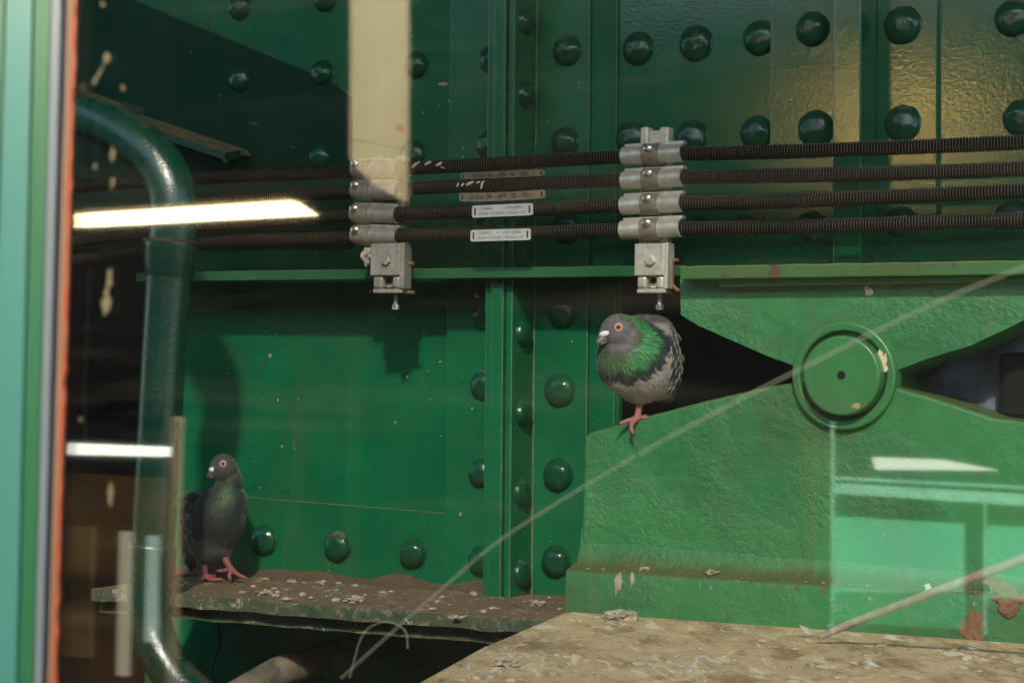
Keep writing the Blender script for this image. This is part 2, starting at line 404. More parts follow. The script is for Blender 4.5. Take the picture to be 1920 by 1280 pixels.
# ------------------------------------------------------------------ rail that carries the clamps
rail = thing("support_rail", "thin green horizontal steel rail with flaking paint under the four black conduits", "rail", P(800, 512, -.12))
ra, rb_ = P(255, 519, -.13), P(1290, 505, -.13)
def railbox(px0, py0, px1, py1, h, y0, y1, n=60):
    bm = bmesh.new(); A = P(px0, py0, y0); B = P(px1, py1, y0); prev = None
    for i in range(n+1):
        p = A.lerp(B, i/n); j = noise.noise(Vector((p.x*25, 0, 3)))*.0012
        cur = [bm.verts.new((p.x, y0, p.z+j)), bm.verts.new((p.x, y0, p.z-h+j*.5)), bm.verts.new((p.x, y1, p.z-h)), bm.verts.new((p.x, y1, p.z+j))]
        if prev:
            for k in range(4): bm.faces.new((prev[k], cur[k], cur[(k+1) % 4], prev[(k+1) % 4]))
        else: bm.faces.new(cur)
        prev = cur
    bm.faces.new(prev[::-1]); return bm
bev(link("upright_leg", mesh(railbox(255, 510, 1285, 497, .019, -.13, -.122), False), M_rail, rail), .0015)
link("horizontal_leg", mesh(railbox(255, 511.5, 1285, 498.5, .006, -.1215, -.02), False), M_rail, rail)
rail2 = thing("flange_strip", "rust stained green steel strip lying on top of the upper bearing casting", "steel strip", P(1600, 495, -.23))
bev(link("strip", mesh(railbox(1275, 499, 2300, 481, .022, -.265, -.02, 80), False), paint("rusty_strip", (.032, .15, .042), (.06, .11, .03), .5, 80, .5, .002, dustcol=(.2, .16, .07), dust_lo=.2, worn=.57), rail2), .002)

def blob(p, r, flat=.4, seed=0, up=Vector((0, 0, 1)), name="dropping", mat=None, amp=1.0):
    bm = bmesh.new(); bmesh.ops.create_icosphere(bm, subdivisions=4, radius=1)
    q = up.to_track_quat('Z', 'Y')
    for v in bm.verts:
        s = 1 + amp*(.7*noise.noise(v.co*1.3 + Vector((seed*3.1, seed, 0))) + .35*noise.noise(v.co*3.4 + Vector((seed, 0, 9))))
        v.co = q @ Vector((v.co.x*r*s, v.co.y*r*s, v.co.z*r*flat*s))
    o = link(name, mesh(bm), mat or M_drop); o.location = p; return o
# ------------------------------------------------------------------ bearing
bearing = thing("bridge_bearing", "light green cast bearing of two pointed saddles hinged on a round pin", "bearing", P(1577, 1140, -.2))
def rect_arc(cx, cy, r, a0, a1, n):
    return [(cx + r*cos(radians(lerp(a0, a1, k/n))), cy - r*sin(radians(lerp(a0, a1, k/n)))) for k in range(n+1)]
PCX, PCY = 1577, 704
def rough_outline(pts, step=14, amp=1.2):
    out = []
    for i in range(len(pts)):
        a, b = pts[i], pts[(i+1) % len(pts)]; L = math.hypot(b[0]-a[0], b[1]-a[1]); n = max(1, int(L/step))
        for k in range(n):
            t = k/n; x, y = lerp(a[0], b[0], t), lerp(a[1], b[1], t)
            j = noise.noise(Vector((x*.03, y*.03, 1)))*amp if k else 0
            out.append((x+j*.5, y+j))
    return out
YB = -.225
upper = [(1275, 521), (1345, 515), (1846, 509), (2150, 500), (2150, 500), (1920, 600), (1820, 648), (1740, 668), (1680, 692)] + rect_arc(PCX, PCY, 104, 6, 174, 14)[::1] + [(1490, 686), (1440, 668), (1310, 611), (1276, 588)]
upper = [(1275, 521), (1345, 515), (1846, 507), (2150, 500), (2150, 498), (1920, 600), (1820, 648), (1740, 672), (1682, 694), (1660, 704), (1494, 704), (1490, 686), (1440, 668), (1310, 611), (1276, 590)]
u = bev(link("upper_saddle", mesh(pprism(rough_outline(upper), YB, .12), False), M_cast, bearing), .006, 3)
lower = [(1095, 822), (1102, 812), (1120, 806), (1230, 775), (1300, 757), (1380, 738), (1450, 722), (1495, 716), (1500, 704), (1660, 704), (1680, 726), (1740, 742), (1800, 762), (1860, 782), (1920, 790), (2150, 830), (2150, 1130), (1920, 1108), (1300, 1055), (1088, 1038), (1090, 1000)]
l = bev(link("lower_saddle", mesh(pprism(rough_outline(lower), YB, .12), False), M_cast, bearing), .006, 3)
# foot with a sloping cove and a step
bm = bmesh.new(); n = 70; prev = None
a0, a1 = P(1088, 1000, YB), P(2150, 1090, YB)
zf_mid0, zf_bot0 = P(1066, 1071, -.262).z, P(1060, 1146, -.262).z
for i in range(n+1):
    t = i/n; pt = a0.lerp(a1, t); x = pt.x
    zt = lerp(a0.z, a1.z, t); zm = zf_mid0; zb = zf_bot0 - .02
    wob = noise.noise(Vector((x*9, 1, 1)))*.006
    xs = lambda k: x - (1-t)**8 * k
    cur = [bm.verts.new(c) for c in ((xs(0), .12, zt+.01), (xs(0), YB+.006, zt+.01), (xs(-.001), YB-.003, lerp(zt, zm, .40)+wob), (xs(.000), YB-.012, lerp(zt, zm, .75)+wob*.6), (xs(.006), -.249, zm+.007+wob*.3), (xs(.008), -.259, zm+.003), (xs(.008), -.262, zm-.004), (xs(.008), -.262, zb), (xs(.008), .12, zb))]
    if prev:
        for k in range(len(cur)): bm.faces.new((prev[k], cur[k], cur[(k+1) % len(cur)], prev[(k+1) % len(cur)]))
    else: bm.faces.new(cur)
    prev = cur
bm.faces.new(prev[::-1])
M_foot = paint("foot_paint", (.038, .19, .06), (.03, .14, .048), .45, 60, .5, .003, dust=.75, dustcol=(.09, .075, .03), coarse=.7, spots=.4, dust_lo=.35, stain=.4)
link("foot", mesh(bm, True, 50), M_foot, bearing)
pc = P(PCX, PCY, -.28)
k_ = (pc - CP).dot(FWD) / F_PX
def disc(r, y0, y1, name, mat, b=.003, cx=PCX, cy=PCY, par=None):
    p = P(cx, cy, y0); s = (p-CP).dot(FWD)/F_PX
    bm = lathe_bm([(0, 0), (r*s, 0), (r*s, y1-y0), (0, y1-y0)], p, (0, 1, 0), 96)
    return bev(link(name, mesh(bm, True, 40), mat, par or bearing), b, 3)
p_ = P(1580, 704, -.238); s_ = (p_-CP).dot(FWD)/F_PX
bev(link("collar", mesh(lathe_bm([(84*s_, .03), (84*s_, .002), (87*s_, 0), (99*s_, 0), (102*s_, .003), (103*s_, .03)], p_, (0, 1, 0), 96), True, 40), M_pin, bearing), .002, 2)
pin = disc(75, -.262, -.05, "pin", M_pin, .004, 1577, 704)
o = disc(8, -.2635, -.25, "centre_hole", M_black, .001, 1577, 703, pin)
bm = pprism([(1347, 510), (1844, 503), (1844, 529), (1347, 538)], -.245, -.2)
bev(link("shim_plate", mesh(bm, False), paint("shim_paint", (.05, .21, .07), (.04, .17, .06), .45, 80, .4, .002, dust=.6, worn=.68), bearing), .002)
def chip(px, py, Y, r, par, mat, L=1):
    o = blob(P(px, py, Y), r, .12, px*.37, Vector((0, -1, 0)), "paint_chip", mat, 2.2); o.parent = par; o.matrix_parent_inverse = ROOTINV.get(par.name, Matrix()); o.scale = (1, 1, L)
M_chip = simple("bare_primer", (.62, .52, .36), .8)
for q in ((1655, 678, -.2385, .008, M_chip, 1.2), (1648, 664, -.2385, .004, M_chip, 1), (1605, 762, -.2625, .005, simple("primer_spot", (.35, .30, .14), .8), .7), (1628, 545, YB-.001, .004, M_chip, 1.6),
          (1890, 1122, -.263, .022, M_rust, .6), (1862, 1090, -.263, .009, M_rust, 1.2), (1825, 1180, -.263, .012, M_rust, 1.6), (1495, 1102, -.263, .003, M_rust, .5), (1545, 1106, -.263, .004, M_rust, .5),
          (1158, 1095, -.263, .004, M_drop, 3), (1185, 1088, -.263, .003, M_drop, 2.4), (1740, 1100, -.263, .004, M_chip, 1)):
    chip(q[0], q[1], q[2], q[3], bearing, q[4], q[5])
# rust seam under shim
bm = tube_bm([P(px, lerp(540.5, 531, (px-1347)/497) + random.uniform(-1, 1), -.228) for px in range(1350, 1845, 9)], [random.uniform(.0008, .0028) for _ in range(1350, 1845, 9)], 6)
link("rust_seam", mesh(bm), M_rust, bearing)

# ------------------------------------------------------------------ pier top
zs = zf_bot0
bm = bmesh.new()
outer = [PZ(1052, 1149, zs), PZ(900, 1213, zs), PZ(772, 1284, zs), PZ(600, 1390, zs), PZ(1500, 1500, zs), PZ(2700, 1500, zs), PZ(2250, 1200, zs), Vector((PZ(2250, 1200, zs).x, .3, zs)), Vector((PZ(1052, 1149, zs).x+.05, .3, zs))]
xs_ = [p.x for p in outer]; ys_ = [p.y for p in outer]
top = [bm.verts.new(p) for p in outer]; bot = [bm.verts.new(p - Vector((0, 0, .10))) for p in outer]
bm.faces.new(top); bm.faces.new(bot[::-1])
for i in range(len(top)): bm.faces.new((top[i], bot[i], bot[(i+1) % len(top)], top[(i+1) % len(top)]))
m, nt, b = newmat("fouled_pier_top"); v = coords(nt)
c = mix(nt, ramp(nt, noise_tex(nt, v, 9, 8, .7, .5), [(.32, 0.), (.68, 1.)]), (.48, .35, .18), (.62, .48, .29))
mp = nt.nodes.new("ShaderNodeMapping"); mp.inputs["Scale"].default_value = (11, 3.6, 11); rt = nt.nodes.new('ShaderNodeMapping'); rt.inputs['Rotation'].default_value = (0, 0, -YAW); nt.links.new(v, rt.inputs[0]); nt.links.new(rt.outputs[0], mp.inputs[0])
c = mix(nt, ramp(nt, noise_tex(nt, mp.outputs[0], 1.2, 8, .75), [(.50, 0.), (.60, .8)]), c, (.24, .16, .08))
c = mix(nt, ramp(nt, noise_tex(nt, mp.outputs[0], .9, 6, .7, .8), [(.60, 0.), (.66, 1.)]), c, (.80, .76, .62))
c = mix(nt, ramp(nt, noise_tex(nt, mp.outputs[0], 2.2, 8, .8, .6), [(.50, 0.), (.66, .75)]), c, (.20, .12, .06))
c = mix(nt, ramp(nt, noise_tex(nt, mp.outputs[0], 1.4, 6, .7, 1.2), [(.57, 0.), (.62, .9)]), c, (.72, .64, .48))
c = mix(nt, ramp(nt, noise_tex(nt, v, 5, 6, .6), [(.62, 0.), (.72, .8)]), c, (.10, .13, .06))
nt.links.new(c, b.inputs["Base Color"]); b.inputs["Roughness"].default_value = .9
h = bump(nt, None, noise_tex(nt, mp.outputs[0], 2, 8, .7), .9, .008); bump(nt, b, noise_tex(nt, v, 150, 5, .7), .5, .003, h)
M_pier = m
pier = link("concrete_pier", mesh(bm, False), M_pier); bev(pier, .006, 2)
tag(pier, "tan pier top caked with droppings below the green bearing casting", "pier")

# droppings, splats and debris
dl = ["small white dropping on the casting step below the standing pigeon", "cracked white dropping smear on the casting step, right of the others",
      "dropping heap on the pier top below the casting corner", "pale dropping on the pier top near the front edge",
      "whitish dropping on the ledge between the pigeon and the rivets", "flat grey dropping on the ledge midway to the stiffener",
      "dropping crust at the ledge front edge under the third rivet", "pale crumb pile beside the stiffener foot"]
spots = [(1208, 1058, 'foot', .008), (1335, 1070, 'foot', .010), (1168, 1160, 'pier', .024), (950, 1248, 'pier', .018),
         (500, 1112, 'ledge', .012), (668, 1125, 'ledge', .014), (860, 1158, 'edge', .010), (1010, 1133, 'ledge', .012)]
for i, ((px, py, wh, r), lb) in enumerate(zip(spots, dl)):
    if wh == 'foot': p = P(px, py, -.245); p.z = zf_mid0 + .010
    elif wh == 'pier': p = PZ(px, py, zs); p.z += r*.2
    elif wh == 'ledge': p = PZ(px, py, zl); p.z += r*.1
    else: p = P(px, py, -.402)
    tag(blob(p, r, .45, i), lb, "dropping", "bird droppings")
# ------------------------------------------------------------------ downpipe
dp = thing("downpipe", "glossy green cast iron downpipe with a bend at its top", "pipe", P(290, 1180, -.44))
YD = -.44
def pw(px, py, y=YD): return P(px, py, y)
sc_l = (P(320, 500, YD) - CP).dot(FWD)/F_PX
axis = spline([pw(323, 455), pw(326, 400), pw(318, 345), pw(288, 295), pw(240, 255), pw(180, 222), pw(90, 190)], 10)
link("bend", mesh(tube_bm(axis, [45*sc_l]*len(axis), 40), True), M_pipe, dp)
link("pipe", mesh(tube_bm([pw(318, 505), pw(308, 640), pw(299, 800), pw(286, 1020)], [44*sc_l, 42*sc_l, 42*sc_l, 41*sc_l], 40), True), M_pipe, dp)
so = pw(321, 452); sd = (pw(317, 520) - so).normalized()
link("socket", mesh(lathe_bm([(45*sc_l, .0), (51*sc_l, .001), (52*sc_l, .006), (50*sc_l, .014), (50*sc_l, .034), (48.5*sc_l, .040), (48*sc_l, .052), (44.5*sc_l, .062), (43*sc_l, .068)], so, sd, 48), True, 60), M_pipe, dp)
link("band", mesh(lathe_bm([(46*sc_l, -.002), (52.5*sc_l, -.002), (52.7*sc_l, .004), (46*sc_l, .004)], so + Vector((0, 0, .001)), sd, 48), True, 40), simple("rusty_band", (.03, .022, .015), .7, .2, 120, .5, (.06, .03, .02), 60), dp)
so2 = pw(286, 1020)
link("socket", mesh(lathe_bm([(42*sc_l, -.002), (46*sc_l, .0), (47*sc_l, .006), (46*sc_l, .012), (46*sc_l, .05), (42*sc_l, .07)], so2, Vector((-.06, 0, -1)), 48), True, 60), M_pipe, dp)
axis = spline([pw(283, 1060), pw(280, 1120), pw(284, 1180), pw(310, 1240), pw(350, 1290), pw(420, 1350)], 10)
link("bend", mesh(tube_bm(axis, [41*sc_l]*len(axis), 40), True), M_pipe, dp)

# ------------------------------------------------------------------ conduits
YC = -.175
cond_pts = [
    [(-60, 372), (130, 352), (370, 334), (640, 322), (860, 311), (1000, 303), (1170, 293), (1225, 289), (1420, 286), (1650, 278), (1920, 267), (2250, 250)],
    [(-60, 430), (130, 408), (370, 380), (640, 361), (860, 349), (1000, 344), (1170, 337), (1225, 334), (1420, 330), (1650, 326), (1920, 316), (2250, 300)],
    [(-60, 480), (130, 455), (370, 425), (640, 405), (760, 400), (940, 396), (1170, 385), (1225, 382), (1420, 379), (1650, 370), (1920, 358), (2250, 345)],
    [(-60, 520), (130, 490), (370, 457), (640, 446), (760, 441), (940, 439), (1170, 431), (1225, 429), (1420, 427), (1650, 421), (1920, 411), (2250, 398)]]
clabels = ["topmost of the four black corrugated conduits crossing the girder", "second black corrugated conduit from the top, with white paint dabs left of the tag",
           "third black corrugated conduit from the top, carrying the upper white tag", "lowest of the four black corrugated conduits, just above the green rail"]
cond_axis = []
for i, pts in enumerate(cond_pts):
    pw_ = [P(px, py, YC) for px, py in pts]
    raw = spline(pw_, 30)
    # resample evenly with a ring profile
    L = [0]
    for a, b_ in zip(raw, raw[1:]): L.append(L[-1] + (b_-a).length)
    pitch = .0052; sub = 4; step = pitch/sub; tot = L[-1]; path = []; rads = []; j = 0; k = 0; s = 0
    while s < tot:
        while L[j+1] < s: j += 1
        path.append(raw[j].lerp(raw[j+1], (s-L[j])/(L[j+1]-L[j])))
        rads.append((.0126, .0126, .0094, .0094)[k % 4]); k += 1; s += step
    cond_axis.append(raw)
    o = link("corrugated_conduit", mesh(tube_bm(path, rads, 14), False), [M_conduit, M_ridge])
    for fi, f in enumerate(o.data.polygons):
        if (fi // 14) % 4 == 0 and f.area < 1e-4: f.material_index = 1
    tag(o, clabels[i], "conduit", "black corrugated cable conduits")

# ------------------------------------------------------------------ clamps
def hexhead(p, d, r, h, name, par, mat=M_screw, seg=6):
    o = link(name, mesh(lathe_bm([(0, 0), (r, 0), (r, h), (r*.85, h*1.12), (0, h*1.12)], p, d, seg), False), mat, par); return o
def clamp(px, py, turned, first, lab):
    """saddle clamp closed round a conduit: px,py = centre of the conduit there"""
    c = P(px, py, YC); t = thing("cable_clamp", lab, "cable clamp", c, "cable clamps gripping the conduits")
    s = (c-CP).dot(FWD)/F_PX
    half = .061 if not turned else .052; mt = M_zinc if not turned else M_zincd
    cant = -.018 if not turned else .05
    ax = Vector((1, 0, .02)).normalized()
    # cradle: open half tube with flared back plate
    bm = bmesh.new(); seg = 18; R = .0195; rin = .0165; xo = -half; n = 2
    rings = []
    for x in (-half, half-.012*(0 if turned else 1), half):
        for rr in (R,):
            pass
    def shell(x0, x1, r0, r1, a0, a1, bm):
        prev = None
        for x in [lerp(x0, x1, q/3) for q in range(4)]:
            cur = []
            for q in range(seg+1):
                a = radians(lerp(a0, a1, q/seg)); cur.append(bm.verts.new((x, -r1*sin(a), r1*cos(a))))
            for q in range(seg, -1, -1):
                a = radians(lerp(a0, a1, q/seg)); cur.append(bm.verts.new((x, -r0*sin(a), r0*cos(a))))
            if prev:
                for q in range(len(cur)): bm.faces.new((prev[q], cur[q], cur[(q+1) % len(cur)], prev[(q+1) % len(cur)]))
            else: bm.faces.new(cur)
            prev = cur
        bm.faces.new(prev[::-1])
    shell(-half, half, .0155, .0195, -12, 190, bm)
    cr = link("cradle", mesh(bm, True, 35), mt, t)
    # lid lip along the top
    bm = box_bm(-half+.004, half+.003, -.006, .012, .0175, .0245); bev(link("lip", mesh(bm, False), M_zinc if not turned else M_zincd, t), .0015)
    bm = bmesh.new(); shell(-.017, .017, .0198, .0235, -35, 215, bm)
    st = link("strap", mesh(bm, True, 35), M_strap, t)
    if turned:
        for q in t.children: pass
        st.location.x -= .026
    sx = -.0 if not turned else -.036
    scr = link("screw", mesh(lathe_bm([(0, .031), (.006, .031), (.0088, .029), (.0092, .025), (.0092, .0225), (.0, .0225)], (sx, 0, .006), (0, -1, .18), 20), True, 40), M_screw, t)
    for ang in (0, 90):
        bm = box_bm(-.0065, .0065, -.0335, -.0306, -.0009, .0009)
        bmesh.ops.rotate(bm, verts=bm.verts, cent=(0, -.03, 0), matrix=Matrix.Rotation(radians(ang+25), 3, 'Y'))
        bmesh.ops.translate(bm, verts=bm.verts, vec=(sx, 0, .0115))
        link("slot", mesh(bm, False), M_strap, scr)
    for q in list(t.children) + list(scr.children):
        q.matrix_parent_inverse = Matrix()
    t.rotation_euler = (0, cant, 0)
    t.scale = (.92, .92, .84)
    return t
ordn = ["topmost", "second", "third", "lowest"]
for i, (px, py) in enumerate(((1225, 290), (1225, 336), (1223, 383), (1222, 429))):
    clamp(px, py, False, i == 0, "%s bright metal clamp in the stack above the standing pigeon" % ordn[i])
for i, (px, py) in enumerate(((706, 318), (706, 358), (704, 402), (706, 442))):
    clamp(px, py, True, False, "%s dull metal clamp in the stack nearer the downpipe" % ordn[i])
def bracket(px, top, lab, mat, dx=0):
    t = thing("clamp_bracket", lab, "bracket", P(px, 520, -.15), "brackets carrying the clamps")
    def b_(x0, y0, x1, y1, ya, yb, name, m=None, bw=.0015):
        A = P(px+x0, y0, ya); B = P(px+x1, y1, ya)
        o = link(name, mesh(box_bm(A.x, B.x, ya, yb, min(A.z, B.z), max(A.z, B.z)), False), m or mat, t); bev(o, bw); return o
    b_(-22, top, 22, 470, -.150, -.146, "channel_back")
    b_(-24, top-8, -12, 470, -.158, -.1335, "channel_side", None, .004)
    b_(12, top-8, 26, 470, -.158, -.1335, "channel_side", None, .004)
    blk = b_(-34, 457, 20, 516, -.190, -.160, "clamp_block")
    b_(20.5, 455, 27, 541, -.187, -.158, "side_plate")
    b_(-30, 516, -12, 541, -.186, -.170, "foot", None, .005); b_(6, 516, 20, 541, -.186, -.170, "foot", None, .005)
    b_(-30, 541.5, 24, 549, -.184, -.156, "base_plate")
    p = P(px-4, 488, -.190)
    hexhead(p, (0, -1, 0), .0095, .006, "hex_bolt", t, mat)
    # ring behind the feet
    link("washer", mesh(lathe_bm([(.006, 0), (.013, 0), (.013, .003), (.006, .003)], P(px+2, 526, -.165), (0, -1, 0), 24)), mat, t)
    # setting screw under the base
    p0 = P(px+13, 549, -.16); p1 = P(px+13, 571, -.16)
    n = 22; link("set_screw", mesh(tube_bm([p0.lerp(p1, k/n) for k in range(n+1)], [.0042 if k % 2 else .0036 for k in range(n+1)], 14), True), mat, t)
    link("screw_head", mesh(tube_bm([p1, p1-Vector((0, 0, .009))], .0072, 18), False), M_screw, t)
    return t
b1 = bracket(1224, 246, "bright bracket above the standing pigeon, clamped to the green rail", M_zinc)
b2 = bracket(729, 300, "dull grey bracket between the downpipe and the stiffener, clamped to the green rail", M_zincd)
def hook(pts, Y, par, r=.003):
    link("hook", mesh(tube_bm(spline([P(x, y, Y) for x, y in pts], 6), r, 10), True), M_rust, par)
hook([(775, 494), (763, 494), (758, 504), (757, 535), (762, 547), (776, 548)], -.165, b2, .0036)
hook([(1272, 487), (1262, 490), (1260, 504), (1260, 530), (1266, 540), (1274, 546)], -.165, b1, .0032)
o = blob(P(688, 478, -.18), .0105, .9, 4, name="fluff_tuft", mat=simple("wool_fluff", (.45, .38, .3), 1, 0, 300, 1.0)); o.scale = (1, 1, 1.5)
tag(o, "small pale tuft of fluff stuck beside the dull bracket", "fluff")

# ------------------------------------------------------------------ tags on the conduits
def text_mesh(s, size, xscale=1.0):
    cu = bpy.data.curves.new("t", 'FONT'); cu.body = s; cu.size = size; cu.align_x = 'CENTER'; cu.align_y = 'CENTER'; cu.extrude = .00015
    ob = bpy.data.objects.new("t", cu); COL.objects.link(ob)
    dg = bpy.context.evaluated_depsgraph_get(); me = bpy.data.meshes.new_from_object(ob.evaluated_get(dg))
    bpy.data.objects.remove(ob); bpy.data.curves.remove(cu)
    R = Matrix.Rotation(pi/2, 4, 'X')
    me.transform(R @ Matrix.Scale(xscale, 4, (1, 0, 0))); return me
def cabletag(px0, py0, px1, py1, h, mat, lines, lab, Y, ink, size, slots=True, tilt=0, xs=1.0, curve=0):
    A = P(px0, py0, Y); B = P(px1, py1, Y); mid = (A+B)/2; L = (B-A).length
    t = thing("cable_tag", lab, "cable tag", mid, "identification tags on the conduits")
    ROOTINV[t.name] = Matrix()
    ang = math.atan2(B.z-A.z, B.x-A.x)
    # rounded plate with two real slots: outer outline grid
    bm = bmesh.new(); nx = 40
    prev = None
    for i in range(nx+1):
        x = -L/2 + L*i/nx; e = min(i, nx-i); r = .0025 if e == 0 else 0
        z0 = curve*(1-(2*x/L)**2)
        cur = [bm.verts.new((x, 0, h/2-r-z0)), bm.verts.new((x, 0, -h/2+r-z0)), bm.verts.new((x, .0012, -h/2+r-z0)), bm.verts.new((x, .0012, h/2-r-z0))]
        if prev:
            for k in range(4): bm.faces.new((prev[k], cur[k], cur[(k+1) % 4], prev[(k+1) % 4]))
        else: bm.faces.new(cur)
        prev = cur
    bm.faces.new(prev[::-1])
    link("plate", mesh(bm, False), mat, t)
    for sx in (-1, 1):
        link("slot", mesh(box_bm(sx*(L/2-.0065)-.0014, sx*(L/2-.0065)+.0014, -.0007, -.0002, -h*.30, h*.30), False), M_black, t)
    for (s, dx, dz) in lines:
        me = text_mesh(s, size, xs); o = link("lettering", me, ink, t); o.location = (dx, -.0006, dz)
    t.rotation_euler = (tilt, -ang, 0)
    return t
cabletag(863, 331, 1021, 324, .0115, M_tan, [("Sh Dvt 02 - APP - Sh - 202", -.004, 0)], "narrow yellowed tag under the topmost conduit, lettering almost worn away", -.189, M_ink, .0105, tilt=.5, xs=1.0)
cabletag(861, 370, 1022, 363, .0150, M_tan, [("Sh Dvt 04 - APP - Sh - 201", -.004, -.0012)], "narrow yellowed tag with black lettering Sh Dvt 04 - APP - Sh - 201", -.189, M_ink, .0115, tilt=.25, xs=1.0, curve=.002)
cabletag(885, 397, 999, 392, .0215, M_white, [("F.60098             S.PTP 100001", 0, .0042), ("Dvt.04 F.W.R.304 - PB-Raum 102", 0, -.0045)], "white tag with faded grey print on the third conduit", -.193, M_inkg, .0068)
cabletag(882, 442, 995, 439, .0205, M_white, [("F.60077 F   14    S.PTP 100002", 0, .0042), ("Dvt.04 F.W.R.304 - PB-Raum 102", 0, -.0045)], "white tag with faded grey print on the lowest conduit", -.193, M_inkg, .0068)
# paint dabs
def dabs(pts, lab, Yd=-.1895):
    t = thing("paint_mark", lab, "paint mark", P(pts[0][0], pts[0][1], Yd), "white paint marks on the conduits")
    for x0, y0, x1, y1, r in pts:
        a, b = P(x0, y0, Yd), P(x1, y1, Yd); link("dab", mesh(tube_bm([a, a.lerp(b, .5), b], [r*.7, r, r*.6], 8), True), M_dab, t)
dabs([(773, 314, 782, 306, .0032), (783, 307, 786, 303, .002), (797, 309, 808, 303, .0028), (818, 311, 828, 305, .003), (826, 313, 834, 316, .0012)], "white paint dabs on the topmost conduit beside the dull clamps")
dabs([(857, 350, 860, 343, .0018), (865, 349, 870, 344, .0022), (875, 347, 887, 341, .003), (893, 343, 900, 341, .0016), (902, 354, 905, 341, .0022), (905, 341, 909, 340, .0014)], "white paint dabs and a stroke like a seven on the second conduit")

# ------------------------------------------------------------------ loose things
M_pole = simple("dusty_steel_tube", (.10, .09, .07), .55, .1, 80, .6, (.26, .20, .15), 25)
o = link("fallen_pipe", mesh(tube_bm([P(400, 1330, -.45), P(520, 1262, -.30), P(640, 1222, -.12), P(690, 1205, .0), P(900, 1130, .4)], .030, 28)), M_pole)
tag(o, "dusty dark pipe lying slantwise in the void below the ledge", "pipe")
o = link("thin_cable", mesh(tube_bm(spline([P(398, 1130, -.2), P(404, 1160, -.2), P(412, 1200, -.2), P(400, 1240, -.2), P(385, 1300, -.2)], 8), .003, 8)), simple("grey_cable", (.08, .12, .10), .7))
tag(o, "thin grey cable hanging below the ledge under the dark pigeon", "cable")
rod = link("steel_rod", mesh(tube_bm([PZ(1540, 1192, zs+.012), P(1600, 1166, -.46), P(2150, 960, -.66)], [.0055, .0065, .0075], 20)), simple("worn_steel_rod", (.48, .39, .33), .35, .2, 120, .3, (.34, .26, .21), 30))
tag(rod, "worn metal rod slanting up from the pier top at the bearing's base", "rod")
def twig(p, lab, n=14, s=.02, seed=1):
    rnd = random.Random(seed); t = thing("debris_tuft", lab, "debris", p)
    bm = bmesh.new()
    for _ in range(n):
        d = Vector((rnd.uniform(-1, 1), rnd.uniform(-1, .3), rnd.uniform(.05, .9))); q = [p + Vector((rnd.uniform(-.008, .008),)*2 + (0,)) + d*s*k/3 + Vector((0, 0, -.004*k*k*.3)) for k in range(4)]
        tube_bm(q, [.0009, .0008, .0006, .0003], 5, bm)
    link("straw", mesh(bm), simple("straw", (.35, .27, .18), .9), t)
    if seed != 3: return
    f = bmesh.new(); v0 = p + Vector((-.004, -.004, .003)); tip = p + Vector((-.026, -.01, .020)); sd_ = Vector((.001, 0, .005))
    a = [f.verts.new(v) for v in (v0, v0.lerp(tip, .5)+sd_, tip, v0.lerp(tip, .5)-sd_)]; f.faces.new(a)
    r = bmesh.ops.extrude_face_region(f, geom=f.faces[:]); bmesh.ops.translate(f, verts=[e for e in r["geom"] if isinstance(e, bmesh.types.BMVert)], vec=(0, -.001, 0))
    link("feather", mesh(f), simple("pale_feather", (.42, .40, .36), .9), t)
twig(PZ(1532, 1196, zs), "small heap of straw and a pale feather at the rod's lower end", 18, .022, 3)
for i, (px, py, lb) in enumerate(((1440, 1205, "tiny straw crumbs on the pier top left of the feather"), (1700, 1222, "straw crumbs along the casting foot right of the rod's end"))):
    twig(PZ(px, py, zs), lb, 8, .010, 8+i)
# crumbs on ledge and pier: uncountable
bm = bmesh.new(); rnd = random.Random(5)
def crumb(p, r):
    m_ = Matrix.Translation(p) @ Matrix.Rotation(rnd.uniform(0, 6), 4, 'Z') @ Matrix.Diagonal((r*rnd.uniform(.6, 1.6), r*rnd.uniform(.6, 1.2), r*rnd.uniform(.3, .7), 1))
    bmesh.ops.create_icosphere(bm, subdivisions=1, radius=1, matrix=m_)
for _ in range(420):
    x, y = rnd.uniform(330, 1060), 0
    p = Vector((lerp(LX0, LX1, rnd.random()), -.02 - .37*rnd.random()**1.3, zl)); (crumb(p, .0006+.009*rnd.random()**5) if noise.noise(p*9) > -.02 else None)
for _ in range(600):
    px = rnd.uniform(820, 1930); py = rnd.uniform(1150, 1285)
    p = PZ(px, py, zs)
    if py < 1150 + (px-1060)*.08 or py < 1149 - (px-1052)*.45: continue
    if noise.noise(p*9) > -.05: crumb(p, .0006+.011*rnd.random()**5)
for _ in range(60):
    p = P(rnd.uniform(1090, 1920), 1060, -.25); p.z = zf_mid0+.006; p.y = rnd.uniform(-.258, -.244); crumb(p, rnd.uniform(.0008, .003))
tag(link("crumbs", mesh(bm), M_drop), "scattered pale crumbs of droppings and grit over the ledge and pier", "crumbs", kind="stuff")
bm = bmesh.new(); rnd = random.Random(21)
for _ in range(260):
    px, py = rnd.uniform(370, 1100), rnd.uniform(20, 1070)
    p = P(px, py, -.001 if px < 850 else -.0145); r = .0006 + .0022*rnd.random()**5
    bmesh.ops.create_icosphere(bm, subdivisions=1, radius=1, matrix=Matrix.Translation(p) @ Matrix.Diagonal((r*rnd.uniform(.6, 1.5), .0006, r*rnd.uniform(.6, 2), 1)))
tag(link("grit", mesh(bm), M_drop), "tiny pale flecks of grit and droppings stuck all over the girder", "grit", kind="stuff")
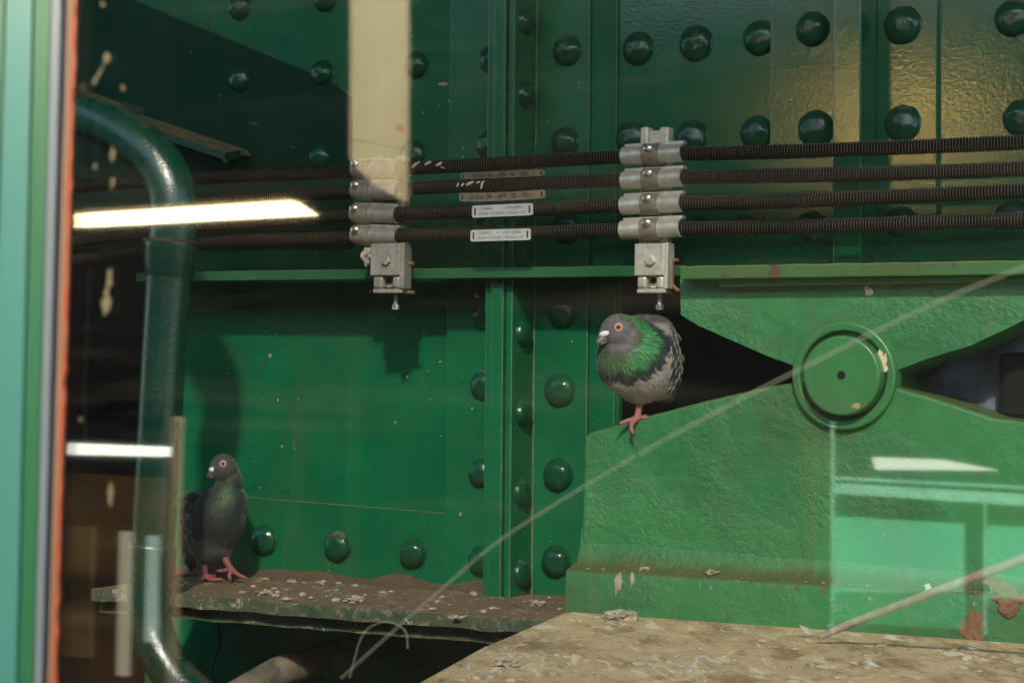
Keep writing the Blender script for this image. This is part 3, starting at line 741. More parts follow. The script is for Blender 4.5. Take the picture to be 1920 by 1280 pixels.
# dark things right of the pin
sh = bmesh.new(); nx, ny = 30, 20; g = []
for i in range(nx+1):
    g.append([])
    for j in range(ny+1):
        p = P(lerp(1640, 2100, i/nx), lerp(560, 900, j/ny), -.08); p.y += .02*noise.noise(Vector((i*.18, j*.25, 3))) + .008*sin(i*.9+j*.4); g[-1].append(sh.verts.new(p))
for i in range(nx):
    for j in range(ny): sh.faces.new((g[i][j], g[i+1][j], g[i+1][j+1], g[i][j+1]))
o = link("tarpaulin", mesh(sh), simple("navy_tarpaulin", (.05, .07, .13), .6, 0, 60, .6, (.13, .14, .19), 14)); o.modifiers.new("s", 'SOLIDIFY').thickness = .003
tag(o, "crumpled dusty navy sheet seen in the gap right of the bearing pin", "tarpaulin")
bx = thing("junction_box", "black box edge in the gap right of the bearing pin", "box", P(1900, 780, -.10))
bev(link("case", mesh(pprism([(1872, 661), (2100, 655), (2100, 800), (1872, 782)], -.12, .05), False), M_black, bx), .006, 3)
bev(link("cover", mesh(pprism([(1880, 668), (2100, 662), (2100, 792), (1880, 775)], -.124, -.1205), False), M_black, bx), .002)

# ------------------------------------------------------------------ pigeons
FW = -FWD
class Bird:
    def __init__(s, px, py, Y):
        s.o = P(px, py, Y); s.px, s.py = px, py; s.k = (s.o-CP).dot(FWD)/F_PX
    def w(s, x, y, d=0):          # x,y measured in the picture at the bird's own distance, d towards the viewer
        return s.o + RGT*((x-s.px)*s.k) + UPV*((s.py-y)*s.k) + FW*(d*s.k)
    def inv(s, p):
        q = p - s.o; return (s.px + q.dot(RGT)/s.k, s.py - q.dot(UPV)/s.k, q.dot(FW)/s.k)
def build_bird(name, label, B, ell, voxel, colour, flow, nfeath, flen, mat_f):
    t = thing(name, label, "pigeon", B.w(*B.foot)); 
    bm = bmesh.new()
    for (x, y, d, rx, ry, rd, rot) in ell:
        M = Matrix.Identity(4)
        cs, sn = cos(radians(rot)), sin(radians(rot))
        ax = RGT*cs + UPV*sn; ay = -RGT*sn + UPV*cs
        for i in range(3):
            M[i][0] = ax[i]*rx*B.k; M[i][1] = ay[i]*ry*B.k; M[i][2] = FW[i]*rd*B.k
        M.translation = B.w(x, y, d)
        bmesh.ops.create_icosphere(bm, subdivisions=4, radius=1, matrix=M)
    me = bpy.data.meshes.new("tmp"); bm.to_mesh(me); bm.free()
    ob = bpy.data.objects.new("tmp", me); COL.objects.link(ob)
    r = ob.modifiers.new("r", 'REMESH'); r.mode = 'VOXEL'; r.voxel_size = voxel; r.use_smooth_shade = True
    sm = ob.modifiers.new("s", 'SMOOTH'); sm.iterations = 12; sm.factor = .6
    dg = bpy.context.evaluated_depsgraph_get(); out = bpy.data.meshes.new_from_object(ob.evaluated_get(dg))
    bpy.data.objects.remove(ob)
    ca = out.color_attributes.new("col", 'FLOAT_COLOR', 'POINT')
    for v in out.vertices:
        c = colour(*B.inv(v.co), v.normal); ca.data[v.index].color = (*c, 1)
    for p in out.polygons: p.use_smooth = True
    body = link("body", out, mat_f, t)
    bvh = BVHTree.FromPolygons([v.co.copy() for v in out.vertices], [tuple(p.vertices) for p in out.polygons])
    # plumage: overlapping small feathers laid along the body
    rnd = random.Random(11); fb = bmesh.new(); cl = fb.loops.layers.float_color.new("col")
    tris = [(p.area, p.index) for p in out.polygons]; cum = []; a = 0
    for ar, i in tris: a += ar; cum.append(a)
    import bisect
    for _ in range(nfeath):
        p = out.polygons[tris[min(bisect.bisect(cum, rnd.random()*a), len(tris)-1)][1]]
        if p.normal.dot(FW) < -.35: continue
        c0 = p.center + Vector((rnd.uniform(-1, 1), rnd.uniform(-1, 1), rnd.uniform(-1, 1)))*voxel*.6
        n = Vector((0, 0, 0))
        for vi in p.vertices: n += out.vertices[vi].normal
        n.normalize(); x, y, d = B.inv(c0)
        fx, fy, fd, L, wd = flow(x, y, d)
        dv = RGT*fx - UPV*fy + FW*fd; dv = dv - n*dv.dot(n)
        if dv.length < 1e-4 or L <= 0: continue
        dv.normalize(); L *= B.k*rnd.uniform(.7, 1.2)*flen; wd *= B.k*rnd.uniform(.8, 1.2)
        dv = (dv + n.cross(dv)*rnd.uniform(-.3, .3)).normalized(); sd_ = n.cross(dv)
        lift = rnd.uniform(.02, .16) if math.hypot(x-1160, y-622) < 95 and B.px > 1000 else rnd.uniform(.01, .07)
        base = c0 - n*.0006; pts = []
        for q, ww in ((0, .45), (.35, 1.), (.75, .8), (1., .12)):
            m_ = base + dv*L*q + n*(L*lift*q - L*.05*q*q + .0006)
            pts.append((m_ - sd_*wd*ww*.5, m_ + sd_*wd*ww*.5 ))
        vs = [(fb.verts.new(a_), fb.verts.new(b_)) for a_, b_ in pts]
        cc = colour(*B.inv(c0 + dv*L*.5), n); j = rnd.uniform(.9, 1.12); jj = j if cc[1] < cc[0]*1.6 else rnd.uniform(.35, 1.7) if cc[1] > cc[0]*1.6 else 1; cc = tuple(min(1, q*jj) for q in cc)
        for A_, B_ in zip(vs, vs[1:]):
            f = fb.faces.new((A_[0], A_[1], B_[1], B_[0])); f.smooth = True
            for lp in f.loops: lp[cl] = (*cc, 1)
    fm = bpy.data.meshes.new("f"); fb.to_mesh(fm); fb.free()
    link("plumage", fm, mat_f, t)
    return t, bvh
def surf(bvh, B, x, y):
    o = B.w(x, y, 400); h = bvh.ray_cast(o, FWD); return h[0], h[1]
def feather_mat(name, irid=False):
    m, nt, b = newmat(name); a = nt.nodes.new("ShaderNodeAttribute"); a.attribute_name = "col"
    v = coords(nt); nz = noise_tex(nt, v, 260, 4, .7)
    c = mix(nt, ramp(nt, nz, [(.3, .0), (.7, .25)]), a.outputs[0], (.02, .02, .02)); nt.links.new(c, b.inputs["Base Color"])
    b.inputs["Roughness"].default_value = .62; b.inputs["Specular IOR Level"].default_value = .35
    b.inputs["Sheen Weight"].default_value = .25
    bump(nt, b, nz, .35, .001); return m
M_feath = feather_mat("pigeon_plumage")
def sstep(a, b, x):
    t = max(0, min(1, (x-a)/(b-a))); return t*t*(3-2*t)
def cmix(a, b, t): return tuple(p*(1-t)+q*t for p, q in zip(a, b))
M_skin = simple("pink_scaly_skin", (.42, .17, .145), .5, 0, 380, 1.2, (.34, .12, .10), 160)
M_skin2 = simple("dark_pink_skin", (.30, .09, .075), .5, 0, 380, 1.2, (.20, .07, .055), 160)
M_claw = simple("claw", (.03, .025, .02), .4)
M_beak = simple("beak_horn", (.20, .17, .15), .45, 0, 150, .3, (.12, .10, .09), 90)
M_cere = simple("white_cere", (.78, .74, .70), .8, 0, 250, .5)
M_iris = simple("orange_iris", (.60, .13, .03), .25, 0, 0, 0, (.42, .06, .015), 300)
M_ring = simple("eye_ring", (.42, .36, .30), .7)
M_pup = simple("pupil", (.004, .004, .004), .08)
def add_face(t, bvh, B, eye, er, beak):
    p, n = surf(bvh, B, *eye)
    n = (n + FW*.6).normalized()
    ring = link("eye_ring", mesh(lathe_bm([(er*B.k*.9, -.001), (er*B.k*1.45, .0004), (er*B.k*1.3, .0014), (er*B.k*.95, .0016)], p, n, 28)), M_ring, t)
    ey = link("eye", mesh(lathe_bm([(er*B.k*1.02, -.001), (er*B.k, .0008), (er*B.k*.8, .0018), (er*B.k*.4, .0026), (0, .0029)], p, n, 28)), M_iris, t)
    link("pupil", mesh(lathe_bm([(er*B.k*.5, .0022), (er*B.k*.42, .0029), (er*B.k*.2, .0033), (0, .0034)], p, n, 20)), M_pup, ey)
    # beak: two mandibles swept to a drooping tip
    (bx_, by_, bd), (tx, ty, td), w0 = beak
    a = B.w(bx_, by_, bd); e = B.w(tx, ty, td); k = B.k
    up = UPV*w0*k*.35
    link("upper_beak", mesh(tube_bm([a - (e-a)*.3, a + up*.2, a.lerp(e, .5)+up*.45, a.lerp(e, .85)+up*.15, e], [w0*k*.55, w0*k*.55, w0*k*.42, w0*k*.24, w0*k*.06], 14)), M_beak, t)
    link("lower_beak", mesh(tube_bm([a - (e-a)*.3 - up*1.1, a - up*1.2, a.lerp(e, .5)-up*.7, a.lerp(e, .84)-up*.3], [w0*k*.36, w0*k*.36, w0*k*.27, w0*k*.08], 12)), M_beak, t)
    return a, e
def cere(t, B, x, y, d, rx, ry, rot):
    bm = bmesh.new()
    for dd in (-3, 3):
        M = Matrix.Identity(4); cs, sn = cos(radians(rot)), sin(radians(rot)); ax = RGT*cs+UPV*sn; ay = -RGT*sn+UPV*cs
        for i in range(3): M[i][0] = ax[i]*rx*B.k; M[i][1] = ay[i]*ry*B.k; M[i][2] = FW[i]*rx*.55*B.k
        M.translation = B.w(x+dd*.3, y, d+dd*1.2); bmesh.ops.create_icosphere(bm, subdivisions=3, radius=1, matrix=M)
    ob = link("cere", mesh(bm), M_cere, t); r = ob.modifiers.new("r", 'REMESH'); r.mode = 'VOXEL'; r.voxel_size = .0009; r.use_smooth_shade = True
def leg_and_foot(t, B, pts, rad, toes, skin=None):
    bm = bmesh.new()
    path = spline([B.w(*p) for p in pts], 6); n = len(path)
    tube_bm(path, [lerp(rad[0], rad[1], k/(n-1))*B.k for k in range(n)], 14, bm)
    claws = bmesh.new()
    for tp, r in toes:
        tpw = [B.w(*q) for q in tp]; path = spline(tpw, 6); n = len(path)
        rr = []
        for k in range(n):
            u = k/(n-1); rr.append(B.k*r*lerp(1.15, .62, u)*(1+.10*sin(u*pi*6)))
        tube_bm(path, rr, 12, bm)
        e = tpw[-1]; dr = (tpw[-1]-tpw[-2]).normalized()
        tube_bm([e-dr*.001, e+dr*.003+Vector((0, 0, .0003)), e+dr*.0065-Vector((0, 0, .0018))], [B.k*r*.5, B.k*r*.36, B.k*.25], 8, claws)
    lg = link("leg", mesh(bm), skin or M_skin, t)
    r = lg.modifiers.new("r", 'REMESH'); r.mode = 'VOXEL'; r.voxel_size = .0008; r.use_smooth_shade = True
    s = lg.modifiers.new("s", 'SMOOTH'); s.iterations = 3; s.factor = .5
    link("claws", mesh(claws), M_claw, lg)

# --- pigeon on the casting
B1 = Bird(1195, 700, -.222); B1.foot = (1190, 795, 0)
ell1 = [(1203, 672, 0, 72, 80, 76, 0), (1176, 676, 22, 58, 66, 58, 10), (1160, 623, 42, 36, 34, 34, 0), (1176, 640, 30, 48, 48, 44, 0),
        (1226, 650, -22, 50, 60, 66, 0), (1236, 690, -14, 44, 62, 60, -8), (1200, 720, 4, 44, 36, 40, 0), (1205, 640, 0, 60, 50, 55, 0),
        (1250, 712, -70, 22, 46, 50, 12), (1198, 742, 4, 20, 15, 16, 0)]
def col1(x, y, d, n):
    nz = noise.noise(Vector((x*.06, y*.06, d*.06)))
    fx, fy = 1160, 622
    r = math.hypot(x-fx, y-fy) * (1.0 + (.75 if (y < 640 and x > fx) else 0)*sstep(640, 592, y)) + nz*7 + 7*noise.noise(Vector((math.atan2(y-622, x-1160)*14, d*.05, 3)))
    head = (.155, .135, .135); brown = (.085, .085, .07)
    green = (.035, .24, .07); green2 = (.08, .13, .045); slate = (.018, .032, .036); belly = (.48, .42, .39)
    right = sstep(1150, 1215, x)
    c = cmix(head, brown, sstep(28, 42, r))
    g = cmix(green2, green, right); g = cmix(g, (.03, .12, .05), sstep(1140, 1118, x)*.9)
    g = cmix(g, (.18, .42, .14), max(0, nz)*.5*right)
    c = cmix(c, g, sstep(38, 52, r)); c = cmix(c, slate, sstep(72, 88, r))
    bel = sstep(94, 104, r + (0 if y > 690 else -2))
    bl = cmix(belly, (.35, .30, .28), .5+.5*noise.noise(Vector((x*.05, y*.12, 4))))
    c = cmix(c, bl, bel)
    # wing: pale shoulder, then dark chequers with pale edges
    wv = sstep(1252, 1260, x + (y-650)*-.05) * sstep(760, 735, y)
    ch = noise.noise(Vector((x*.11, y*.075, 2.5)))
    wc = cmix((.015, .018, .02), (.12, .11, .10), sstep(.16, .24, ch))
    wc = cmix(wc, (.10, .09, .085), sstep(625, 606, y))
    c = cmix(c, wc, wv)
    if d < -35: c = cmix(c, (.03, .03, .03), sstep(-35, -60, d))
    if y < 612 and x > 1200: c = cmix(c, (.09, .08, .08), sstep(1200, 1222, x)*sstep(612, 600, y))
    return c
def flow1(x, y, d):
    vx, vy = x-1138, y-628; r = math.hypot(x-1160, y-622)
    if r < 36: return (vx, vy, -20, 6, 1.6)
    if r < 85: return (vx, vy+8, -10, 11, 1.5)
    if x > 1253: return (4, 22, -14, 0, 6)
    return (vx*.35, 40, -10, 12, 3.0)
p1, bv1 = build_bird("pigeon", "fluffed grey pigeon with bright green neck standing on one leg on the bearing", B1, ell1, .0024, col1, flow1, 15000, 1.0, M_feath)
add_face(p1, bv1, B1, (1156, 614), 5.4, ((1132, 632, 58), (1116, 645, 68), 17))
cere(p1, B1, 1130, 626, 64, 9, 5.5, 18)
leg_and_foot(p1, B1, [(1201, 748, 2), (1197, 768, 3), (1195, 783, 5)], (7, 6), [
    ([(1195, 782, 5), (1180, 787, 14), (1166, 791, 20), (1161, 793, 21)], 4.6), ([(1195, 783, 6), (1185, 791, 22), (1182, 801, 31), (1185, 811, 34)], 4.6),
    ([(1195, 782, 5), (1206, 782, 12), (1215, 782, 14)], 4.2), ([(1196, 782, 4), (1206, 781, -6), (1214, 778, -14)], 4.0)])
# wing feathers with pale rims, laid over the flank
def wing(t, B, bvh, rows, pc=(.30, .27, .24)):
    pale = simple("pale_feather_edge", pc, .8); dark = simple("dark_feather", (.014, .017, .02), .55)
    bm = bmesh.new(); bm2 = bmesh.new()
    for (x, y, dx, dy, L, W) in rows:
        h, n = surf(bvh, B, x, y)
        if h is None: continue
        def leafp(sc_, off, target):
            k = B.k; dv = (RGT*dx - UPV*dy); dv = (dv - n*dv.dot(n)).normalized(); sd_ = n.cross(dv)
            c = h + n*off; cent = target.verts.new(c + dv*L*k*.5 + n*.0015); ring = []
            for q in range(16):
                a = 2*pi*q/16; ring.append(target.verts.new(c + dv*(L*k*(.5-.5*sc_*cos(a))) + sd_*W*k*sc_*.5*sin(a)*(1 if cos(a) < .3 else .9)))
            for q in range(16): target.faces.new((cent, ring[q], ring[(q+1) % 16]))
        leafp(1.0, .0020, bm); leafp(.78, .0030, bm2)
    for b_, m_, nm in ((bm, pale, "wing_feather_edges"), (bm2, dark, "wing_feathers")):
        o = link(nm, mesh(b_), m_, t); o.modifiers.new("s", 'SOLIDIFY').thickness = .0004
rw = []
rnd = random.Random(2)
for j in range(9):
    for i in range(3):
        y = 626 + j*12 + rnd.uniform(-2, 2); x = 1254 + i*9 + (j % 2)*4 + rnd.uniform(-1, 1)
        if rnd.random() < .85: rw.append((x, y, 2-i*2, 14, rnd.uniform(14, 19), rnd.uniform(8, 11)))
wing(p1, B1, bv1, rw)

# --- dark pigeon on the ledge
YB2 = -.17
B2 = Bird(400, 1078, YB2); B2.foot = (400, 1085, 0)
ell2 = [(421, 877, 12, 26, 27, 25, 0), (430, 905, 6, 25, 34, 25, -8), (428, 945, 4, 36, 46, 38, 0), (412, 970, 4, 50, 60, 48, -6), (392, 990, -8, 52, 60, 50, 10),
        (398, 1025, -4, 40, 30, 38, 12), (366, 985, -22, 32, 62, 40, 8), (380, 1046, 2, 12, 18, 12, 0), (421, 1036, 6, 10, 16, 10, 25), (350, 1030, -40, 16, 40, 30, 10)]
def col2(x, y, d, n):
    nz = noise.noise(Vector((x*.07, y*.07, d*.07)))
    c = cmix((.070, .068, .064), (.014, .021, .022), sstep(885, 905, y+nz*6))
    g = math.exp(-(((x-428)/16)**2 + ((y-925+nz*12)/24)**2)); c = cmix(c, (.06, .13, .05), g*.8)
    c = cmix(c, (.050, .047, .045), sstep(1000, 1040, y)*.8 + max(0, nz)*.25)
    m_ = noise.noise(Vector((x*.12, y*.08, 1))); wv = sstep(372, 355, x)*sstep(925, 945, y)
    c = cmix(c, cmix((.015, .018, .02), (.16, .15, .14), sstep(.1, .2, m_)), wv)
    return c
def flow2(x, y, d):
    if y < 895: return (x-395, (y-880)+8, -8, 6, 1.6)
    return ((x-410)*.2-6, 30, -6, 11, 2.6)
p2, bv2 = build_bird("pigeon", "slim dark slate pigeon with orange eye standing on the ledge beside the downpipe", B2, ell2, .0022, col2, flow2, 11000, 1.0, M_feath)
add_face(p2, bv2, B2, (423, 867), 4.4, ((404, 884, 20), (391, 893, 24), 14))
cere(p2, B2, 402, 878, 24, 7.5, 5, 12)
fy = 4
leg_and_foot(p2, B2, [(380, 1045, 2), (383, 1062, 4), (386, 1078, 6)], (8, 5.5), [
    ([(386, 1078, 6), (376, 1088, 14), (367, 1100, 22)], 5), ([(386, 1079, 6), (400, 1084, 18), (416, 1083, 26), (420, 1083, 28)], 5),
    ([(386, 1079, 6), (396, 1080, 2), (404, 1079, -6)], 4.4)], M_skin2)
leg_and_foot(p2, B2, [(420, 1034, 8), (424, 1048, 10), (436, 1066, 12)], (8, 5.5), [
    ([(436, 1066, 12), (450, 1075, 20), (466, 1081, 24)], 5), ([(434, 1064, 12), (422, 1068, 10), (408, 1069, 6)], 4.6), ([(436, 1067, 12), (433, 1076, 22), (436, 1083, 30)], 4.6)], M_skin2)
rnd = random.Random(9)
rw = [(343+i*11+rnd.uniform(-3, 3), 938+j*17+rnd.uniform(-3, 3), rnd.uniform(-3, 2), 14, rnd.uniform(12, 17), rnd.uniform(7, 10)) for j in range(5) for i in range(3) if rnd.random() < .75]
wing(p2, B2, bv2, rw, (.11, .10, .095))

# ------------------------------------------------------------------ window: frame, seal and pane
wf = thing("window_frame", "teal and green window frame upright with a ragged orange sealant bead", "window frame", P(60, 1280, YP))
def fstrip(name, xt0, xt1, xb0, xb1, y0, y1, mat, rag=0, b=.001):
    bm = bmesh.new(); n = 160 if rag else 1; prev = None
    for i in range(n+1):
        t = i/n; yy = lerp(-160, 1440, t); tt = (yy)/1280
        a = P(lerp(xt0, xb0, tt), yy, y0); c = P(lerp(xt1, xb1, tt), yy, y0)
        j = (noise.noise(Vector((yy*.03, 1, 1)))*.0016 + noise.noise(Vector((yy*.12, 5, 1)))*.0010) if rag else 0
        cur = [bm.verts.new((a.x, y0, a.z)), bm.verts.new((c.x+j, y0, c.z)), bm.verts.new((c.x+j*.6, y1, c.z)), bm.verts.new((a.x, y1, a.z))]
        if prev:
            for k in range(4): bm.faces.new((prev[k], cur[k], cur[(k+1) % 4], prev[(k+1) % 4]))
        else: bm.faces.new(cur)
        prev = cur
    bm.faces.new(prev[::-1])
    o = link(name, mesh(bm, bool(rag)), mat, wf)
    if b and not rag: bev(o, b, 2)
    return o
M_teal = simple("teal_frame_paint", (.06, .22, .22), .35); M_fg = simple("green_frame_paint", (.02, .13, .065), .4)
M_lilac = simple("pale_glazing_bead", (.17, .21, .27), .35); M_gask = simple("dark_gasket", (.03, .012, .035), .6)
M_cream = simple("cream_putty", (.30, .22, .16), .7); M_or = simple("orange_sealant", (.45, .07, .025), .6, 0, 60, .4, (.34, .11, .05), 30)
fstrip("outer_profile", -160, 8, -200, -28, YP-.010, YP-.0001, M_fg)
fstrip("inner_profile", 9, 60, -27, 30, YP-.0088, YP-.0001, M_teal, b=.0014)
fstrip("groove", 60.5, 95, 30.5, 62, YP-.0068, YP-.0001, M_fg)
fstrip("glazing_bead", 95.5, 113.8, 62.5, 77.8, YP-.0060, YP-.0001, M_lilac, b=.001)
fstrip("gasket", 114, 126, 78, 88, YP-.0035, YP-.0001, M_gask)
fstrip("putty", 126.2, 134, 88.2, 94, YP-.0030, YP-.0001, M_cream)
fstrip("sealant_bead", 134.2, 143, 94.2, 104, YP-.0020, YP-.0001, M_or, 1)
m = bpy.data.materials.new("window_glass"); m.use_nodes = True; nt = m.node_tree; nt.nodes.clear()
tr = nt.nodes.new("ShaderNodeBsdfTransparent"); tr.inputs[0].default_value = (.98, 1, .985, 1)
gl = nt.nodes.new("ShaderNodeBsdfGlossy"); gl.inputs["Roughness"].default_value = 0.022
mx = nt.nodes.new("ShaderNodeMixShader"); mx.inputs[0].default_value = .17
ou = nt.nodes.new("ShaderNodeOutputMaterial")
nt.links.new(tr.outputs[0], mx.inputs[1]); nt.links.new(gl.outputs[0], mx.inputs[2])
# uneven grey film and wiped streaks on the glass
v = coords(nt); df = nt.nodes.new("ShaderNodeBsdfDiffuse"); df.inputs[0].default_value = (.62, .56, .46, 1)
mp = nt.nodes.new("ShaderNodeMapping"); mp.inputs["Rotation"].default_value = (0, .9, 0); mp.inputs["Scale"].default_value = (3, 3, 40); nt.links.new(v, mp.inputs[0])
f1 = ramp(nt, noise_tex(nt, v, 4.5, 4, .55), [(.5, .0), (.8, .008)])
f2 = ramp(nt, noise_tex(nt, mp.outputs[0], 1, 5, .65), [(.55, 0.), (.72, .014)])
f3 = ramp(nt, noise_tex(nt, v, 900, 2, .5), [(.74, 0.), (.78, .2)])
fs = math_(nt, 'ADD', math_(nt, 'ADD', f1, f2), f3)
m2 = nt.nodes.new("ShaderNodeMixShader"); nt.links.new(fs, m2.inputs[0]); nt.links.new(mx.outputs[0], m2.inputs[1]); nt.links.new(df.outputs[0], m2.inputs[2])
nt.links.new(m2.outputs[0], ou.inputs[0])
A = P(100, 640, YP)
pane = link("window_pane", mesh(box_bm(A.x-.004, A.x+2.4, YP, YP+.004, .35, 2.0), False), m)
tag(pane, "large clear window pane with faint reflections in front of the girder and pigeons", "window pane")
M_web_ = simple("cobweb", (.30, .26, .20), .9)
def strand(pts, Y, r, lab, name="cobweb_and_reflection"):
    o = link(name, mesh(tube_bm(spline([P(x, y, Y) for x, y in pts], 10), r, 6)), M_str); tag(o, lab, "cobweb", "cobwebs and dirt on the window"); return o
M_str = bpy.data.materials.new("thread_and_reflection"); M_str.use_nodes = True; nt = M_str.node_tree; b = nt.nodes["Principled BSDF"]
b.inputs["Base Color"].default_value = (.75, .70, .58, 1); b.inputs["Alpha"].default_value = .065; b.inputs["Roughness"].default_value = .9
strand([(1190, 855), (1100, 908), (1000, 970), (920, 1025), (840, 1093), (740, 1180), (640, 1270)], -.9, .0034, "long pale reflected line built as a strand crossing the stiffener's lower end")  # reflected pale line, put in as a thin see-through tube
strand([(1200, 850), (1290, 800), (1400, 742), (1560, 662), (1680, 602), (1800, 548), (1960, 485)], -.9, .0042, "pale reflected line built as a strand, crossing diagonally in front of the bearing pin")  # upper run of the same reflection, also a see-through tube
strand([(655, 1270), (680, 1190), (720, 1165), (758, 1180), (765, 1215)], -.9, .0022, "small looped reflection built as a strand below the ledge")  # arcs of reflected cables, drawn as a looped tube
strand([(196, 100), (192, 125), (178, 150), (152, 172)], YP+.006, .0006, "thin curved dirt thread joining the beige drop to the sealant")
strand([(148, 172), (190, 186), (240, 200), (270, 208)], YP+.006, .0003, "faint thread running from the sealant over the dusty brace")
strand([(180, 190), (181, 260), (179, 350)], YP+.006, .0002, "fine vertical thread above the bright lamp's reflection")
strand([(168, 500), (163, 620), (159, 740), (160, 820)], YP+.006, .0002, "fine vertical thread down the dark gap beside the downpipe")
def splat(px, py, r, lab, L=1.0, ang=0, i=0):
    p = P(px, py, YP+.006)
    o = blob(p, r, .25, i*3+1, Vector((0, -1, 0)), "dirt_speck", simple("pale_dirt", (.42, .33, .22), .9), 2.0); o.scale = (1, 1, L); o.rotation_euler = (0, ang, 0)
    tag(o, lab, "dirt speck", "cobwebs and dirt on the window")
for i, (px, py, r, L, an, lb) in enumerate((
    (148, 14, .0022, 2.4, 0, "pale dirt clump against the sealant at the top"), (192, 8, .0014, .7, .3, "small pale speck near the top of the pane"),
    (201, 107, .0016, 1.4, .3, "beige drop at the upper end of the curved dirt trail"), (182, 145, .0007, 6, .65, "thin curved dirt trail on the glass"),
    (152, 168, .0015, 1.6, .5, "pale clump where the dirt trail meets the sealant"), (211, 290, .0013, 1.7, 0, "beige speck above the bright lamp's reflection"),
    (211, 345, .0009, 2.6, 0, "small speck just above the bright lamp's reflection"), (206, 520, .0013, 3.4, .05, "long pale drip on the glass left of the pipe's socket"),
    (199, 565, .0022, 1.9, .1, "widest pale smear on the glass left of the downpipe"), (208, 925, .0015, 2.8, 0, "pale drip over the brown reflection"),
    (178, 312, .0009, 1.1, 0, "tiny speck near the sealant beside the pipe bend"), (230, 165, .001, 1, 0, "round speck above the dusty brace"),
    (152, 785, .0008, 1, 0, "tiny yellowish speck above the lit strip reflection"), (114, 1110, .0014, 3, 0, "cream flake on the sealant near the bottom"))):
    splat(px, py, r, lb, L, an, i)
fl = blob(P(831, 158, -.002), .007, .2, 7, Vector((0, -1, 0)), "paint_fleck", M_drop); fl.scale = (1.3, 1, .5)
tag(fl, "tiny pale fleck stuck to the girder right of the beige duct's reflection", "fleck")

# ------------------------------------------------------------------ the viewer's side: a dim room whose lit things the pane mirrors
room = thing("dim_room", "dark room on the viewer's side of the window", "room", (0, -4.2, .35))
M_room = simple("dark_room_lining", (.006, .007, .006), .9)
link("floor", mesh(box_bm(-4.5, 4.2, -5.6, YP-.06, .25, .35), False), M_room, room)
link("ceiling", mesh(box_bm(-4.5, 4.2, -5.6, YP-.06, 2.05, 2.10), False), M_room, room)
link("sky_blocker", mesh(box_bm(-6, 6, -4.15, -4.05, 2.101, 3.0), False), M_room, room)  # added out of view to keep sky glare off the glossy girder
link("back_wall", mesh(box_bm(-4.5, 4.2, -5.7, -5.6, .25, 2.1), False), M_room, room)
link("end_wall", mesh(box_bm(-4.6, -4.5, -5.6, YP-.06, .25, 2.1), False), M_room, room)
link("end_wall", mesh(box_bm(4.2, 4.3, -5.6, YP-.06, .25, 2.1), False), M_room, room)
link("window_head", mesh(box_bm(-4.5, 4.2, YP-.06, YP+.06, 2.0, 2.12), False), M_room, room)
link("window_side", mesh(box_bm(-4.5, A.x-.16, YP-.05, YP+.06, .35, 2.0), False), M_room, room)
def rbox(pxa, pya, pxb, pyb, Y, dep, mat, name, par=None, b=.002):
    """box on the viewer's side, its pane-facing side at Y, seen mirrored between the two picture points"""
    a = RV(pxa, pya, Y); c = RV(pxb, pyb, Y)
    o = link(name, mesh(box_bm(min(a.x, c.x), max(a.x, c.x), Y-dep, Y, min(a.z, c.z), max(a.z, c.z)), False), mat, par)
    if b: bev(o, b)
    return o
def rpoly(pts, Y, dep, mat, name, par=None, b=.002):
    q = [RV(x, y, Y) for x, y in pts]; o = link(name, mesh(prism_bm([(v.x, v.z) for v in q], Y, Y-dep), False), mat, par)
    if b: bev(o, b, 3)
    return o
# hanging beige duct
M_beige = simple("beige_enamel", (.60, .50, .35), .35, 0, 60, .15, (.50, .41, .28), 12)
duct = thing("hanging_duct", "beige enamelled duct with slanted lower end, mirrored above the dull clamps", "duct", RV(712, 300, -3.95))
rpoly([(652, -420), (758, -420), (755, 383), (742, 375), (690, 345), (650, 300)], -3.95, .016, M_beige, "duct_body", duct, .006)
rpoly([(656, 259), (755, 278), (755, 281), (656, 262)], -3.949, .004, M_strap, "seam", duct, 0)
rpoly([(742, 235), (752, 235), (752, 246), (742, 246)], -3.948, .004, simple("red_dot", (.7, .08, .03), .5), "red_button", duct, 0)
# tube lamp
TUBE = emit("lit_tube", (1, .80, .45), 5.5)
lamp = thing("tube_lamp", "bright warm fluorescent tube mirrored across the downpipe's bend", "lamp", RV(350, 395, -4.4))
rpoly([(60, 406), (540, 376), (578, 401), (60, 428)], -4.4, .03, TUBE, "tube", lamp, .004)
rpoly([(40, 396), (535, 369), (540, 374), (60, 405)], -4.40, .05, simple("lamp_housing", (.45, .38, .22), .5), "housing", lamp, 0)
l2 = thing("strip_lamp", "short cool white lamp strip mirrored between the frame and the downpipe", "lamp", RV(200, 842, -4.2))
rpoly([(60, 828), (302, 838), (302, 856), (60, 851)], -4.2, .03, emit("lit_strip", (.95, 1, .82), 2.0), "tube", l2, .003)
# warm lamp box whose gleam lies on the girder's upper right
g0 = P(1700, 300, 3.9); WL = Vector((g0.x, -3.9, g0.z))
wl = thing("lamp_box", "warm light box mounted before the added dark sky blocker above the room", "lamp", WL)
link("diffuser", mesh(box_bm(WL.x-.24, WL.x+.24, WL.y-.06, WL.y, WL.z-.13, WL.z+.13), False), emit("warm_diffuser", (1, .60, .21), 13), wl)
link("housing", mesh(box_bm(WL.x-.27, WL.x+.27, WL.y-.12, WL.y-.062, WL.z-.16, WL.z+.16), False), M_room, wl)
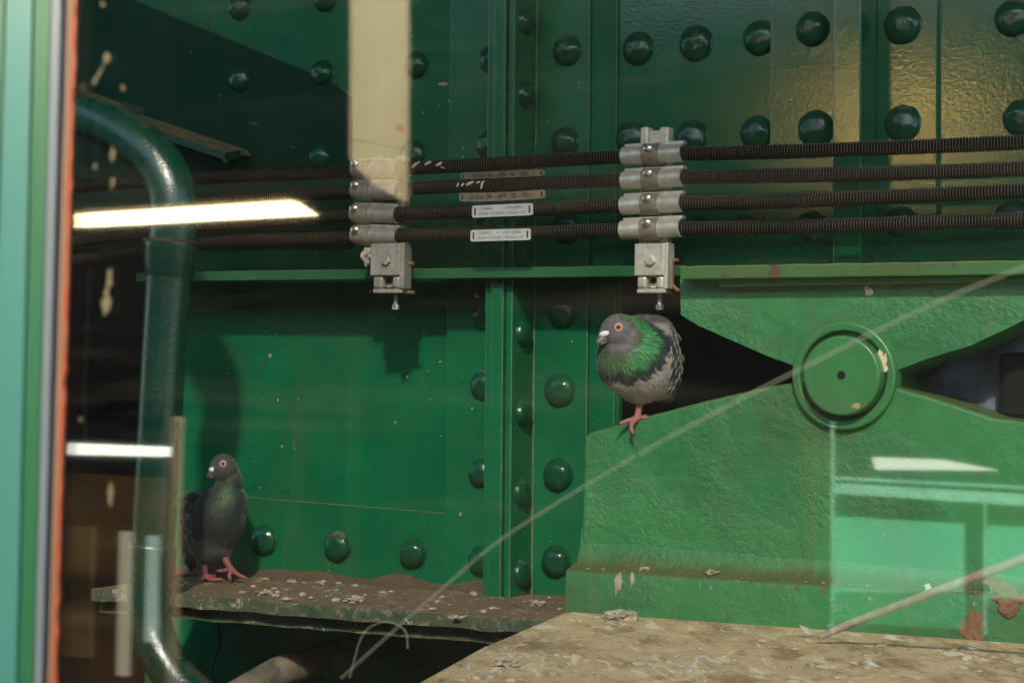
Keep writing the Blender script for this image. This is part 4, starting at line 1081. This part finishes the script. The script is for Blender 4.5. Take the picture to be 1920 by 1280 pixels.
# added tubes out of view that brighten the duct and the partition
for k, (x, y) in enumerate(((.62, -3.45), (1.2, -4.2))):
    t = thing("fill_lamp", ("added fill tube over the duct" if k == 0 else "added fill tube over the partition with green panes") + " in the dim room", "lamp", (x, y, 2.04), "added fill tubes")
    link("tube", mesh(tube_bm([(x-.45, y, 1.97), (x+.45, y, 1.97)], .02, 16)), emit("fill_tube_light", (1, .90, .70), 60), t)
    link("housing", mesh(box_bm(x-.62, x+.62, y-.05, y+.05, 1.995, 2.045), False), simple("white_housing", (.6, .6, .56), .5), t)
# wooden cabinet and pale posts, lower left
cab = thing("wooden_cabinet", "brown wooden cabinet mirrored beside the downpipe's lower part", "cabinet", RV(230, 1300, -4.5))
M_wood = simple("brown_wood", (.24, .12, .03), .6, 0, 40, .3, (.12, .06, .015), 8)
rbox(40, 885, 315, 1500, -4.5, .02, M_wood, "carcass", cab)
rbox(110, 985, 168, 1235, -4.494, .01, simple("pale_wood", (.50, .34, .14), .6, 0, 0, 0, (.40, .25, .10), 20), "door_panel", cab)
for px0, px1, y0, y1, col, lb in ((221, 244, 995, 1268, (1, .88, .60), "tall warm white light strip mirrored on the cabinet"), (272, 296, 1003, 1205, (.8, 1, .82), "shorter greenish light strip mirrored over the downpipe")):
    t = thing("light_strip", lb, "lamp", RV(px0, y1, -4.1)); rbox(px0, y0, px1-5, y1, -4.1, .003, emit("strip_glow", col, .4), "diffuser", t, .002)
pst = rbox(318, 780, 327, 1300, -4.0, .006, simple("beige_post", (.6, .45, .3), .6), "thin_post"); tag(pst, "thin beige post mirrored at the dark pigeon's side", "post")
# partition, its green panels made to glow in place of light on them
pt = thing("glazed_partition", "partition of self-glowing pale green panes with a teal rail mirrored over the casting", "partition", RV(1700, 1180, -4.6))
M_tl = simple("teal_rail", (.40, .85, .74), .4)
PG = emit("glow_green_pane", (.22, .85, .50), .5); PG2 = emit("glow_green_pane_low", (.10, .60, .26), .32)
rpoly([(1560, 968), (1804, 982), (1804, 1110), (1560, 1110)], -4.6, .01, PG, "pane", pt, 0); rpoly([(1560, 1112), (1804, 1112), (1804, 1180), (1560, 1165)], -4.6, .01, PG2, "pane", pt, 0)
rpoly([(1848, 985), (2150, 1000), (2150, 1130), (1848, 1120)], -4.6, .01, PG, "pane", pt, 0)
rpoly([(1559, 905), (2150, 940), (2150, 965), (1559, 925)], -4.55, .006, M_tl, "rail", pt)
rpoly([(1559, 893), (2150, 922), (2150, 930), (1559, 899)], -4.55, .006, M_tl, "rail", pt)
rpoly([(1557, 790), (1562, 790), (1562, 1190), (1557, 1190)], -4.54, .004, M_tl, "mullion", pt, 0)
rpoly([(1843, 930), (1848, 930), (1848, 1190), (1843, 1190)], -4.54, .004, M_tl, "mullion", pt, 0)
l3 = thing("shelf_lamp", "pale lamp strip mirrored on the casting above the teal rail", "lamp", RV(1740, 870, -4.5))
rpoly([(1633, 857), (1760, 862), (1866, 882), (1640, 880)], -4.5, .02, emit("pale_lamp", (1, .98, .85), 1.0), "diffuser", l3, 0)
